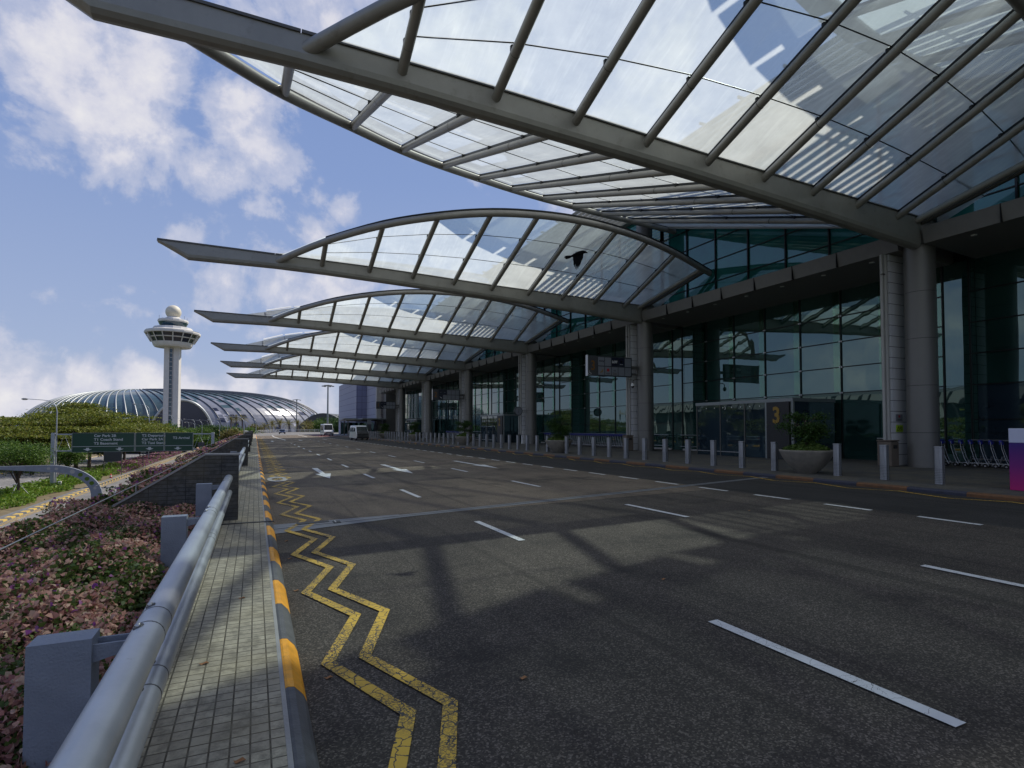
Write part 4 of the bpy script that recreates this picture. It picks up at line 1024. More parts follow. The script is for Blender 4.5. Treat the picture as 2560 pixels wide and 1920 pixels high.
# ================================================================== VEHICLES
def wheels(r, xs, ys, rad, w_=.2):
    for y_ in ys:
        for x in xs:
            q = MB(); q.tube([(x - w_ / 2, y_, rad), (x + w_ / 2, y_, rad)], rad, 'tyre', 20); t = q.build('wheel', r)
            q = MB(); q.tube([(x - w_ / 2 - .01, y_, rad), (x + w_ / 2 + .01, y_, rad)], rad * .58, 'rim', 14); q.build('rim', t)
def van(loc, rz_, label, W, Ln, H_, dark_front, rack=False):
    r = empty('parked_van', loc, rz_, label=label, cat='van')
    hw = W / 2
    # body sides as a swept profile; front faces -Y
    prof = [(0, .28), (0, .62), (.05, .95), (.42, 1.22), (.95, H_ - .12), (1.15, H_), (Ln - .15, H_ - .02), (Ln, H_ - .25), (Ln, .30)]
    secs = [(-hw, -.0), (-hw + .10, .0)]
    q = MB()
    rings = []
    for x, ins in ((-hw, .10), (-hw + .08, .0), (hw - .08, .0), (hw, .10)):
        rings.append([(x * (1 - .10 * max(0, (z - 1.0)) / (H_ - 1.0)), y_ + (ins if y_ < Ln * .5 else -ins) * .7, z - (ins if z > H_ - .3 else 0)) for y_, z in prof])
    n = len(prof); vs = [p for rg in rings for p in rg]
    fs = [(i * n + j, i * n + (j + 1) % n, (i + 1) * n + (j + 1) % n, (i + 1) * n + j) for i in range(3) for j in range(n)]
    q.add(vs, fs, 'car_white'); q.add(rings[0][::-1], [tuple(range(n))], 'car_white'); q.add(rings[-1], [tuple(range(n))], 'car_white'); q.build('body', r)
    def fr(t, x, off=.012):      # point on windscreen slope
        y_ = .44 + (.93 - .44) * t; z = 1.24 + (H_ - .14 - 1.24) * t; return (x, y_ - off, z + off * .5)
    q = MB(); q.slab(fr(.05, -hw * .86, .03), fr(.05, hw * .86, .03), fr(.93, hw * .80, .03), fr(.93, -hw * .80, .03), .01, 'car_glass'); q.build('windscreen', r)
    q = MB(); q.tube([fr(.04, -.4, .05), fr(.6, -.15, .05)], .012, 'black_plain', 5); q.tube([fr(.04, .3, .05), fr(.6, .5, .05)], .012, 'black_plain', 5); q.build('wiper', r)
    for sx in (-1, 1):
        for (a, b_) in ((1.0, 1.9), (2.0, 3.1), (3.2, Ln - .4)):
            q = MB(); x = sx * (hw * .975 + .012); x2 = sx * (hw * .93 + .012)
            q.add([(x, a + .05, 1.20), (x, b_, 1.20), (x2, b_ - .02, H_ - .30), (x2, a + .2, H_ - .30)], [(0, 1, 2, 3)], 'car_glass'); q.build('side_window', r)
        q = MB(); q.box(sx * hw * .82 - .17, sx * hw * .82 + .17, -.03, .10, .64, .84, 'lamp_glass', .03); q.build('headlight', r)
        q = MB(); q.box(sx * (hw + .14) - .09, sx * (hw + .14) + .09, .62, .72, 1.25, 1.52, 'black_plain', .03); q.build('wing_mirror', r)
    q = MB(); q.box(-hw * .97, hw * .97, -.07, .12, .26, .56, 'black_plain' if dark_front else 'sign_grey', .04); q.build('bumper', r)
    q = MB(); q.box(-hw * .6, hw * .6, -.035, .02, .66, .82, 'black_plain', .01)
    q.box(-hw * .58, hw * .58, -.045, -.03, .72, .75, 'chrome'); q.build('grille', r)
    if dark_front:
        q = MB(); q.slab((-hw * .93, -.01, .90), (hw * .93, -.01, .90), (hw * .9, .37, 1.245), (-hw * .9, .37, 1.245), .02, 'black_plain')
        q.slab((-hw * .93, -.05, .585), (hw * .93, -.05, .585), (hw * .93, -.012, .895), (-hw * .93, -.012, .895), .02, 'black_plain'); q.build('front_panel', r)
    q = MB(); q.box(-.26, .26, -.085, -.072, .36, .48, 'white_plain' if not dark_front else 'black_plain'); q.build('number_plate', r)
    if rack:
        q = MB(); q.box(-hw * .55, hw * .55, 1.3, 2.6, H_ + .01, H_ + .14, 'sign_grey', .03); q.build('roof_box', r)
    wheels(r, (-hw + .12, hw - .12), (.75, Ln - .95), .33)
    return r
van((13.75, 79.5, rz(13)), R(4), 'white minivan with a dark front, parked under the far canopy end', 1.75, 4.5, 2.05, True)
van((14.4, 124.5, rz(14)), R(3), 'white high-roofed minibus parked by the glass bus shelter', 2.0, 5.4, 2.55, False, True)
r = empty('parked_car', at(706, 1084, 168).to_tuple()[:2] + (rz(8),), R(0), label='dark blue saloon car driving toward the camera at the far end of the road', cat='car')
q = MB(); rings = []
prof = [(0, .3), (0, .62), (.25, .78), (1.15, .92), (1.75, 1.38), (2.7, 1.44), (3.6, 1.05), (4.35, .98), (4.45, .35)]
for x, i_ in ((-.88, .1), (-.78, 0), (.78, 0), (.88, .1)): rings.append([(x * (1 - .25 * max(0, z - .9)), y_ + (i_ if y_ < 2 else -i_), z - (i_ * .5 if z > .9 else 0)) for y_, z in prof])
n = len(prof); q.add([p for rg in rings for p in rg], [(i * n + j, i * n + (j + 1) % n, (i + 1) * n + (j + 1) % n, (i + 1) * n + j) for i in range(3) for j in range(n)], 'car_blue')
q.add(rings[0][::-1], [tuple(range(n))], 'car_blue'); q.add(rings[-1], [tuple(range(n))], 'car_blue'); q.build('body', r)
MB().slab((-.70, 1.16, .95), (.70, 1.16, .95), (.60, 1.72, 1.36), (-.60, 1.72, 1.36), .02, 'car_glass').build('windscreen', r)
for sx in (-1, 1): MB().box(sx * .68 - .14, sx * .68 + .14, -.03, .06, .58, .72, 'lamp_glass', .02).build('headlight', r)
MB().box(-.25, .25, -.04, -.005, .38, .50, 'white_plain').build('number_plate', r)
wheels(r, (-.75, .75), (.85, 3.5), .31)

# bus shelter near the minibus
r = empty('bus_shelter', (17.6, 120, PAV), label='flat-roofed glass shelter behind the white minibus', cat='shelter')
q = MB(); q.box(-.6, 5.6, -2.4, 8.5, 3.0, 3.28, 'steel_dark', .03); q.box(-.9, 2.0, -.6, 4.4, 3.35, 3.6, 'sign_frame', .02); q.build('roof', r)
for x in (-.3, 5.2):
    for y_ in (-2.1, 3, 8.1): MB().box(x, x + .18, y_, y_ + .18, 0, 3.0, 'steel_dark').build('post', r)
q = MB(); q.box(5.0, 5.05, -2, 8, .2, 2.8, 'facade_glass'); q.box(-.2, 5, 8.0, 8.04, .2, 2.8, 'facade_glass'); q.build('glass_screen', r)
r = empty('porch_roof', (21.5, 116, PAV), label='low dark porch with a pale end beside the blue panelled block', cat='porch')
q = MB(); q.box(-1.5, 3.4, 0, 7, 3.3, 3.55, 'sign_frame'); q.build('roof', r)
q = MB(); q.box(-.6, .2, -.2, .2, 0, 3.3, 'sign_grey'); q.box(-.6, .2, -.25, -.21, 2.3, 3.2, 'tile_pale'); q.build('sign_panel', r)
MB().box(2.8, 3.1, 6, 6.3, 0, 3.3, 'steel_dark').build('post', r)
# people near gate 2 : none readable
# far white railing round the deck end
r = empty('far_railing', (0, 170, .1), label='white barred railing curving round the far end of the road', cat='railing')
poly = [(-.6, 166), (-2.4, 182), (-2.6, 206), (2, 235), (12, 250), (26, 245), (32.5, 215), (29, 180), (24.5, 152), (20.5, 136), (18.0, 134)]
sm = smooth_curve([(x, y_, rz(max(.4, min(15, x)))) for x, y_ in poly])
q = MB()
for h in (.35, .7, 1.05): q.tube([(p.x, p.y - 170, p.z + h - .1) for p in sm], .055 if h > 1 else .04, 'white_plain', 6)
q.build('rail', r)
q = MB()
for a, b_ in zip(sm[:-1], sm[1:]):
    L_ = (b_ - a).length; m_ = max(1, int(L_ / 1.6))
    for j in range(m_): p = a.lerp(b_, j / m_); q.box(p.x - .05, p.x + .05, p.y - 170 - .05, p.y - 170 + .05, p.z - .1, p.z + .98, 'white_plain')
q.build('baluster', r)

# ================================================================== CROW
r = empty('crow', (0, 0, 0), label='black crow flying with wings down in front of the second canopy', cat='bird')
cc = at(1441.6, 637, 11.0); r.location = cc
def skinned(name, verts, edges, radii, parent, m, lvl=2, root=0):
    me = bpy.data.meshes.new(name); me.from_pydata(verts, edges, []); o = bpy.data.objects.new(name, me); C.objects.link(o)
    md = o.modifiers.new('skin', 'SKIN'); ss = o.modifiers.new('sub', 'SUBSURF'); ss.levels = lvl; ss.render_levels = lvl
    for i, rr_ in enumerate(radii): me.skin_vertices[0].data[i].radius = (rr_ if isinstance(rr_, tuple) else (rr_, rr_))
    me.skin_vertices[0].data[root].use_root = True
    me.materials.append(M[m]); o.parent = parent; return o
RX = Vector((_rt.x, _rt.y, 0)); FX = Vector((_fw.x, _fw.y, 0)).normalized()
def cp(a, b_, d=0.0): return tuple(RX * a * 1.026 + Vector((0, 0, b_ * 1.026)) + FX * d * .5)
sv = [cp(-.12, -.035), cp(-.05, -.012), cp(.03, .022), cp(.10, .045), cp(.145, .058), cp(.175, .050), cp(.215, .036)]
skinned('body', sv, [(i, i + 1) for i in range(6)], [.018, .034, .047, .040, .034, .022, .005], r, 'crow_black', root=2)
def feather_fan(name, root_a, root_b, tips, th=.006, dep=0.0):
    q = MB(); n = len(tips)
    for i, (tx, tz, wd, dd) in enumerate(tips):
        t = i / (n - 1); bx = root_a[0] + (root_b[0] - root_a[0]) * t; bz = root_a[1] + (root_b[1] - root_a[1]) * t
        a = Vector(cp(bx, bz, dep)); e = Vector(cp(tx, tz, dd)); d = (e - a).normalized(); s_ = d.cross(FX).normalized() * wd * .78
        mid = a.lerp(e, .6)
        P = [a - s_, a + s_, mid + s_ * 1.05, e + s_ * .25, e - s_ * .25, mid - s_ * 1.05]; off = FX * (th + .002 * i)
        q.add(P + [p + off for p in P], [(0, 1, 2, 3, 4, 5), (11, 10, 9, 8, 7, 6)] + [(j, (j + 1) % 6, 6 + (j + 1) % 6, 6 + j) for j in range(6)], 'crow_black')
    q.build(name, r)
feather_fan('wing', (-.045, .02), (.115, .04), [(-.055, -.16, .030, -.06), (-.06, -.21, .026, -.08), (-.05, -.25, .022, -.09), (-.028, -.29, .020, -.1), (-.005, -.305, .020, -.1), (.02, -.28, .022, -.1), (.045, -.24, .024, -.09), (.062, -.20, .027, -.08), (.085, -.13, .030, -.05)], dep=-.03, th=.006)
feather_fan('wing', (-.02, .01), (.09, .03), [(-.03, .05, .022, .2), (.0, .075, .024, .26), (.03, .09, .024, .3), (.05, .095, .022, .32), (.065, .09, .02, .3)], dep=.03)
feather_fan('tail', (-.11, -.025), (-.11, -.045), [(-.235, -.028, .016, 0), (-.24, -.045, .016, .01), (-.235, -.06, .016, .0), (-.22, -.075, .015, -.01), (-.205, -.08, .013, 0)])

# ================================================================== ROADSIDE LEFT: gantry, lamps, signals
GZ = LOW
r = empty('sign_gantry', (-27.0, 103, GZ), label='overhead green direction sign with four white arrows across the lower road', cat='road sign')
X = lambda u: u + 27.0
sb = GZ * -1 + (CAMZ - 3.6); st = sb + 2.82
q = MB(); q.box(X(-24.7), X(-16.9), -.12, 0, sb, st, 'sign_green'); q.box(X(-16.75), X(-13.0), -.12, 0, sb, st, 'sign_green'); q.box(X(-12.85), X(-9.0), -.12, 0, sb, st, 'sign_green'); q.build('sign_board', r)
q = MB()
for a, b_ in ((-24.7, -16.9), (-16.75, -13.0), (-12.85, -9.0)):
    q.box(X(a), X(b_), -.15, -.122, sb + .78, sb + .84, 'sign_white')
    for z in (sb - .04, st): q.box(X(a) - .05, X(b_) + .05, -.16, .02, z, z + .05, 'sign_frame')
    for x in (a, b_): q.box(X(x) - .05, X(x) + .03, -.165, .02, sb, st, 'sign_frame')
q.build('sign_border', r)
def sgn_text(lines, u, ztop, size=.52):
    for i, s_ in enumerate(lines): text_mesh(s_, size, 'sign_white', 'lettering', r, face_cam_mtx(X(u), -.13, ztop - i * .58), depth=.004, bold=.012, xs=1.08)
sgn_text(['Car Park 2B', 'T1 Coach Stand', 'T2 Basement'], -22.05, st - .56); sgn_text(['T2 Departure', 'Car Park 2A', 'T2 Taxi Stand'], -15.95, st - .56); sgn_text(['T2 Arrival'], -11.8, st - .95)
q = MB()
for u in (-22.8, -18.8, -14.9, -11.1):
    q.prism([(X(u) - .18, sb + .62), (X(u) + .18, sb + .62), (X(u) + .18, sb + .42), (X(u) + .55, sb + .42), (X(u), sb + .14), (X(u) - .55, sb + .42), (X(u) - .18, sb + .42)], 'y', -.15, -.122, 'sign_white')
q.build('arrow', r)
for u, lb in ((-27.0, 0), (-6.2, 0)): MB().box(X(u) - .22, X(u) + .22, -.2, .25, 0, st + .05, 'rail_paint', .02).build('post', r)
q = MB()
for z in (sb + .1, st - .25): q.box(X(-26.8), X(-6.4), .05, .25, z, z + .18, 'rail_paint')
for u in np.arange(-26.5, -6.6, 1.6): q.tube([(X(u), .15, sb + .2), (X(u + .8), .15, st - .2), (X(u + 1.6), .15, sb + .2)], .035, 'rail_paint', 5, cap=False)
q.build('truss', r)
MB().box(X(-8.3), X(-7.4), -.3, -.02, sb + .3, sb + 1.3, 'sign_grey').build('control_box', r)

def lamp(x, ytop, ybase, depth, arm=-5.0, label='', r0=.11, both=False, base=None):
    b0 = at(x, ybase, depth); b1 = at(x, ytop, depth); H_ = b1.z - LOW
    r = empty('street_lamp', (b0.x, b0.y, LOW), label=label, cat='street lamp', group='curved arm street lamps')
    q = MB(); s = 1 if arm > 0 else -1; A = abs(arm)
    dx = _rt.x; dy = _rt.y
    P = [(0, 0, 0), (0, 0, H_ * .5), (0, 0, H_ - 1.9)] + [(s * dx * t, s * dy * t, H_ - 1.9 + z) for t, z in ((.15, .7), (.5, 1.25), (1.1, 1.6), (2.2, 1.75), (A - .8, 1.9))]
    q.tube(P, [r0, r0 * .8, r0 * .62, r0 * .5, r0 * .45, r0 * .42, r0 * .4, r0 * .38], 'rail_paint', 8); q.build('pole', r)
    q = MB(); a = Vector((s * dx * (A - .85), s * dy * (A - .85), H_ - .02)); b_ = Vector((s * dx * (A + .1), s * dy * (A + .1), H_ + .0))
    q.tube([a, a.lerp(b_, .3), a.lerp(b_, .7), b_], [.06, .16, .17, .07], 'white_clad', 10); q.build('lantern', r)
lamp(138, 997, 1215, 82, -5.2, 'tall street lamp beside the left post of the green direction sign')
lamp(372, 1010, 1100, 150, -4.5, 'street lamp with its arm over the wide tree, left of the control tower', .12)
LAMPS = [(225, 998, 190, -5), (430, 1035, 230, -6), (487, 1048, 240, -5), (505, 1050, 215, -4), (455, 1045, 260, -5), (472, 1052, 290, -5), (520, 1050, 300, -5), (549, 1050, 180, -4), (569, 1048, 195, -4), (610, 1040, 140, -5), (640, 1043, 150, -5), (486, 1056, 330, -6), (500, 1060, 345, -6), (515, 1062, 360, -6), (742, 1006, 300, 3.0)]
for i, (x, yt, dp, arm) in enumerate(LAMPS[:-1]):
    lamp(x, yt, 1080, dp, arm, ordinal(i + 3) + ' street lamp from the camera in the avenue toward the glass dome', .10)
# floodlight masts
def mast(x, ytop, depth, label, n=6):
    b1 = at(x, ytop, depth); H_ = b1.z - LOW
    r = empty('floodlight_mast', (b1.x, b1.y, LOW), label=label, cat='light mast', group='floodlight masts')
    MB().tube([(0, 0, 0), (0, 0, H_)], [.42, .26], 'sign_frame', 10).build('pole', r)
    q = MB(); q.lathe([(.2, -.3), (1.6, -.3), (1.6, -.15), (.2, -.15)], 'steel_dark', 14, (0, 0, H_)); q.build('ring', r)
    for i in range(n): a = i * 2 * math.pi / n; MB().box(1.9 * math.cos(a) - .4, 1.9 * math.cos(a) + .4, 1.9 * math.sin(a) - .3, 1.9 * math.sin(a) + .3, H_ - .75, H_ - .35, 'sign_frame', .05).build('floodlight', r)
mast(820, 962, 215, 'tall floodlight mast left of the blue panelled block'); mast(742, 998, 330, 'slimmer floodlight mast in front of the right end of the glass dome', 4)

# signal arm, curved with round holes, at the edge of the lower road
r = empty('traffic_light', (-8.3, 41.0, LOW), label='traffic light on a curved grey arm with round holes above the flowers', cat='traffic light')
z1 = CAMZ - 2.18 - LOW
q = MB(); outer = []; inner = []
for t in np.linspace(0, 1, 17):
    a = t * math.pi / 2; outer.append((-2.6 + 2.6 * math.cos(a), z1 - 1.9 + 1.9 * math.sin(a)))
    inner.append((-2.6 + 2.05 * math.cos(a) , z1 - 1.9 + 1.50 * math.sin(a)))
outer = [(0, 0)] + outer + [(-5.6, z1)]; inner = [(-.55, 0)] + inner + [(-5.6, z1 - .12)]
vs = [(x, -.09, z) for x, z in outer] + [(x, -.09, z) for x, z in inner] + [(x, .09, z) for x, z in outer] + [(x, .09, z) for x, z in inner]; n = len(outer)
fs = []
for i in range(n - 1): fs += [(i, n + i, n + i + 1, i + 1), (2 * n + i, 2 * n + i + 1, 3 * n + i + 1, 3 * n + i), (i, i + 1, 2 * n + i + 1, 2 * n + i), (n + i, 3 * n + i, 3 * n + i + 1, n + i + 1)]
q.add(vs, fs, 'rail_dark'); q.build('curved_arm', r)
for t in (.18, .30, .42, .55, .68, .90, 1.0):
    a = t * math.pi / 2; x = -2.6 + 2.33 * math.cos(a); z = z1 - 1.9 + 1.71 * math.sin(a)
    MB().tube([(x, -.095, z), (x, .095, z)], .12 if .2 < t < .8 else .08, 'ground_green' if .25 < t < .6 else 'white_clad', 14).build('arm_hole', r)
MB().box(-5.75, -5.1, -.14, .14, z1 - .33, z1 + .18, 'black_plain', .04).build('signal_head', r)
MB().lathe([(.0001, 0)] + [(.17, .0), (.17, .22), (.15, .22), (.14, .02)], 'sign_frame', 16).build('visor', r, (-5.5, -.15, z1 - .1)).rotation_euler = (R(90), 0, 0)

# grey back-of-sign board in the median and small poles
r = empty('road_sign', (0, 0, 0), label='grey back of a road sign on two posts in the median', cat='sign')
p = at(281, 1190, 103); r.location = (p.x, p.y, LOW)
MB().box(-1.3, 1.3, -.03, .03, 2.7, 5.2, 'sign_back').build('board', r)
for x in (-1.35, 1.35): MB().tube([(x, 0.1, 0), (x, .1, 5.4)], .07, 'steel_dark', 8).build('post', r)
r = empty('signpost', (0, 0, 0), label='slim dark post rising from the purple flowers of the median', cat='post'); p = at(358, 1150, 120); r.location = (p.x, p.y, LOW)
MB().tube([(0, 0, 0), (0, 0, 4.2)], .06, 'steel_dark', 8).build('pole', r); MB().box(-.5, .5, -.02, .02, 3.5, 4.6, 'sign_frame').build('plate', r)
# far gantry
r = empty('sign_gantry', (0, 0, 0), label='small far green gantry sign below the glass dome', cat='road sign'); p = at(533, 1090, 260); r.location = (p.x, p.y, LOW)
q = MB(); q.box(-5.8, -2.0, -.1, 0, 6.6, 8.9, 'sign_green'); q.box(-1.9, 1.6, -.1, 0, 6.6, 8.9, 'sign_green'); q.box(1.7, 6.0, -.1, 0, 6.6, 8.9, 'sign_green'); q.build('sign_board', r)
MB().box(-7.3, -7.0, 0, .3, 0, 9.4, 'rail_paint').build('post', r); MB().box(7.0, 7.3, 0, .3, 0, 9.4, 'rail_paint').build('post', r)
MB().box(-7, 7, .05, .25, 7.2, 7.4, 'rail_paint').build('beam', r)
# motorcycle on the left carriageway
r = empty('motorcycle', (0, 0, 0), label='small dark motorcycle with a box seen from behind on the left carriageway', cat='motorcycle'); p = at(77, 1192, 104); r.location = (p.x, p.y, LOW)
q = MB(); q.box(-.35, .35, -.2, .35, .75, 1.35, 'black_plain', .06); q.build('top_box', r)
for y_ in (-.1, 1.2): MB().tube([(-.07, y_, .32), (.07, y_, .32)], .32, 'tyre', 16).build('wheel', r)
q = MB(); q.box(-.18, .18, 0, 1.1, .45, .75, 'black_plain', .08); q.build('body', r); q = MB(); q.tube([(-.35, 1.0, 1.05), (.35, 1.0, 1.05)], .03, 'steel_dark', 6); q.build('handlebar', r)
# traffic cones by the kerb of median
for i, (x, y_, lb) in enumerate(((277, 1189, 'red and white traffic cone on the kerb of the median'),)):
    p = at(x, y_, 1390 * 8.8 / (1196 - 1070)); r = empty('traffic_cone', (p.x, p.y, LOW + .15), label=lb, cat='cone')
    MB().lathe([(.20, .03), (.05, .75), (.0001, .76)], 'red', 14).build('cone_body', r); MB().lathe([(.158, .22), (.12, .42)], 'white_plain', 14, sx=1.02, sy=1.02).build('reflective_band', r); MB().box(-.25, .25, -.25, .25, 0, .03, 'black_plain').build('foot', r)
r = empty('utility_box', (0, 0, 0), label='small white cabinet at the foot of the gantry post', cat='cabinet'); p = at(149, 1215, 82); r.location = (p.x, p.y, LOW)
MB().box(-.2, .2, -.15, .15, 0, 1.0, 'white_plain', .02).build('cabinet_body', r)

# ================================================================== TREES
def tree(x, ybase, depth, height, width, label, leaf='leaf_green', shape='round', n=5000, ls=.35, trunk_h=.35, seed=0, group='trees', kind_name='tree', clumps=26, props=False, depth_w=None):
    global rng
    rng = np.random.default_rng(100 + seed); random.seed(seed)
    p = at(x, ybase, depth); r = empty(kind_name, (p.x, p.y, LOW), label=label, cat='tree', group=group)
    hw = width / 2; th = height * trunk_h; dw = (depth_w or width) / 2
    cl = []; centres = []
    for j in range(clumps):
        if shape == 'umbrella':
            a = rng.uniform(0, 2 * math.pi); d = math.sqrt(rng.random()) ; zc = height * (.95 - .40 * d ** 2 + .04 * math.sin(a * 3 + seed)) - rng.random() * height * .24
            c_ = np.array([hw * .9 * d * math.cos(a), dw * .9 * d * math.sin(a), zc]); s_ = np.array([hw * .13, dw * .13, height * .015])
        else:
            v_ = rng.normal(size=3); v_ /= np.linalg.norm(v_); d = rng.random() ** .4; h2 = (height - th) / 2
            c_ = np.array([v_[0] * hw * .78 * d, v_[1] * dw * .78 * d, th + h2 + v_[2] * h2 * .8 * d]); s_ = np.array([hw * .20, dw * .20, h2 * .18])
        centres.append(c_); cl.append(c_ + rng.normal(size=(n // clumps, 3)) * s_)
    q = MB(); q.tube([(0, 0, -.1), (.1, 0, th * .5), (0, .1, th)], [height * .028, height * .022, height * .017], 'bark', 8)
    for c_ in centres[:14]:
        q.tube([(0, 0, th * random.uniform(.6, .98)), (c_[0] * .45, c_[1] * .45, th + (c_[2] - th) * .6), (c_[0] * .9, c_[1] * .9, c_[2])], [height * .012, height * .007, height * .002], 'bark', 5)
    q.build('trunk', r)
    leaf_cloud(np.concatenate(cl), ls, [leaf], None, 'crown', r, flat=.45)
    if props:
        q = MB()
        for a in (.3, 2.4, 4.5): q.tube([(1.4 * math.cos(a), 1.4 * math.sin(a), 0), (.08 * math.cos(a), .08 * math.sin(a), 1.9)], .035, 'white_plain', 5)
        q.build('support_pole', r)
    return r
tree(43, 1243, 70, 7.2, 7.2, 'young propped tree in the median at the left edge, nearest the camera', 'leaf_green', 'round', 9000, .22, .40, 1, 'young median trees', clumps=34, props=True)
tree(-25, 1235, 74, 7.6, 7.5, 'young tree cut by the left edge of the picture', 'leaf_green', 'round', 7000, .24, .38, 2, 'young median trees', clumps=30)
tree(169, 1205, 92, 6.2, 6.0, 'young propped tree between the gantry post and the thick forked trunk', 'leaf_green', 'round', 7000, .24, .42, 3, 'young median trees', clumps=26, props=True)
tree(222, 1175, 118, 13.4, 34, 'broad rain tree with a thick forked trunk behind the green sign', 'leaf_rain', 'umbrella', 30000, .42, .42, 4, 'rain trees', 'rain_tree', 90)
tree(190, 1150, 124, 15.2, 20, 'rain tree crown rising left of the street lamp, in front of the dome', 'leaf_rain', 'umbrella', 22000, .45, .42, 5, 'rain trees', 'rain_tree', 70)
tree(30, 1150, 125, 12.2, 30, 'lower rain tree crown spreading at the left edge', 'leaf_rain', 'umbrella', 20000, .45, .42, 6, 'rain trees', 'rain_tree', 70)
tree(310, 1150, 150, 13.2, 24, 'rain tree crown reaching toward the control tower', 'leaf_rain', 'umbrella', 20000, .45, .42, 7, 'rain trees', 'rain_tree', 60)
tree(-70, 1150, 120, 12.4, 26, 'rain tree crown at the far left edge of the picture', 'leaf_rain', 'umbrella', 12000, .45, .42, 8, 'rain trees', 'rain_tree', 50)
TR = [(425, 175, 11.0, 9, 'leaf_green', 'fresh green tree at the foot of the control tower'), (462, 200, 9.6, 10, 'leaf_green', 'green tree right of the control tower foot'),
      (495, 225, 9.8, 12, 'leaf_green', 'bushy green tree left of the far gantry sign'), (540, 250, 11.0, 13, 'leaf_dark', 'dark round tree above the far gantry sign'),
      (512, 170, 6.2, 8, 'leaf_green', 'low green tree below the far gantry sign'), (585, 160, 9.3, 9, 'leaf_olive', 'olive green bush right of the far gantry sign'), (610, 190, 10.0, 10, 'leaf_green', 'green tree left of the palms'),
      (400, 200, 11.0, 12, 'leaf_green', 'dark green tree left of the control tower foot'), (560, 300, 10.5, 16, 'leaf_green', 'far green tree in front of the dome base'),
      (830, 235, 14.5, 12, 'leaf_dark', 'dark tree beside the floodlight mast'), (800, 250, 14.0, 11, 'leaf_green', 'green tree left of the floodlight mast'), (852, 205, 12.5, 9, 'leaf_dark', 'dark tree touching the blue panelled block'),
      (640, 235, 10.5, 10, 'leaf_olive', 'olive tree behind the far railing, left of the palms'), (775, 262, 12.5, 12, 'leaf_olive', 'olive tree between palms and mast'),
      (60, 150, 7.5, 14, 'leaf_dark', 'dark tree under the left rain trees'), (110, 165, 7.0, 14, 'leaf_green', 'tree behind the first street lamp'), (270, 150, 6.4, 9, 'leaf_green', 'small tree right of the forked trunk'), (350, 165, 6.8, 10, 'leaf_green', 'small tree behind the T2 Departure panel')]
for i, (x, dp, hh, ww, lf, lb) in enumerate(TR): tree(x, 1100, dp, hh, ww, lb, lf, 'round', 4200, .55, .22, 30 + i, 'background trees', clumps=24)
# trees and terminal across the lower roads: outside the frame, but mirrored in the glass front
for i in range(6):
    o = tree(0, 1150, 100, 12.5 + (i % 3), 20, ['nearest', 'second', 'third', 'fourth', 'fifth', 'sixth'][i] + ' rain tree mirrored in the terminal glass, across the lower roads', 'leaf_rain', 'umbrella', 9000, .6, .35, 80 + i, 'rain trees across the lower roads', 'rain_tree', 40)
    o.location = (-54 - 3 * (i % 2), 8 + 19 * i, LOW)
r = empty('opposite_terminal', (-170, 150, LOW), label='long low terminal with a ribbed pale roof, mirrored in the glass front', cat='building')
MB().box(-20, 20, -170, 130, 0, 17, 'sign_back').build('wall', r)
q = MB()
for j in range(60): q.prism([(-24, 17.02), (24, 17.02), (20, 21), (0, 23.5), (-20, 21)], 'y', -172 + 5 * j, -168.2 + 5 * j, 'soffit')
q.build('roof', r)
q = MB()
for j in range(24): q.box(20.01, 20.6, -165 + 12 * j, -163 + 12 * j, 0, 17, 'white_clad')
q.build('pillar', r)
def palm(x, depth, height, label, seed):
    rg = np.random.default_rng(seed); p = at(x, 1085, depth); r = empty('palm_tree', (p.x, p.y, LOW), label=label, cat='palm', group='palms behind the far railing')
    MB().tube([(0, 0, 0), (.1, 0, height * .5), (0, .1, height * .78)], [.35, .28, .25], 'bark', 8).build('trunk', r)
    q = MB()
    for j in range(34):
        a = rg.uniform(0, 2 * math.pi); el = rg.uniform(-.2, 1.35); Ln = rg.uniform(3.2, 4.6); P = []
        for t in np.linspace(0, 1, 7): d = Ln * t * math.cos(el) * (1 - .1 * t); P.append(Vector((d * math.cos(a), d * math.sin(a), height * .78 + Ln * t * math.sin(el) - 1.9 * t * t)))
        side = Vector((-math.sin(a), math.cos(a), 0))
        for k_ in range(6):
            for s_ in (-1, 1):
                for f_ in (0, .5):
                    b_ = P[k_].lerp(P[k_ + 1], f_); e = b_ + side * s_ * .55 * (1 - abs(k_ / 6 - .4)) + (P[k_ + 1] - P[k_]) * .5 + Vector((0, 0, -.22)); q.add([b_, b_ + (P[k_ + 1] - P[k_]) * .28, e], [(0, 1, 2)], 'leaf_palm')
    q.build('fronds', r)
for i, (x, dp, hh) in enumerate([(660, 232, 12.3), (680, 238, 13.5), (700, 230, 14.0), (722, 240, 13.8), (744, 236, 13.6), (765, 244, 13.0), (590, 280, 17.3), (605, 282, 17.6), (577, 285, 17.0)]):
    palm(x, dp, hh, ['leftmost', 'second', 'third', 'fourth', 'fifth', 'rightmost', 'middle', 'right hand', 'left hand'][i] + (' palm of the row behind the far railing' if i < 6 else ' tall palm of the trio in front of the glass dome'), 60 + i)

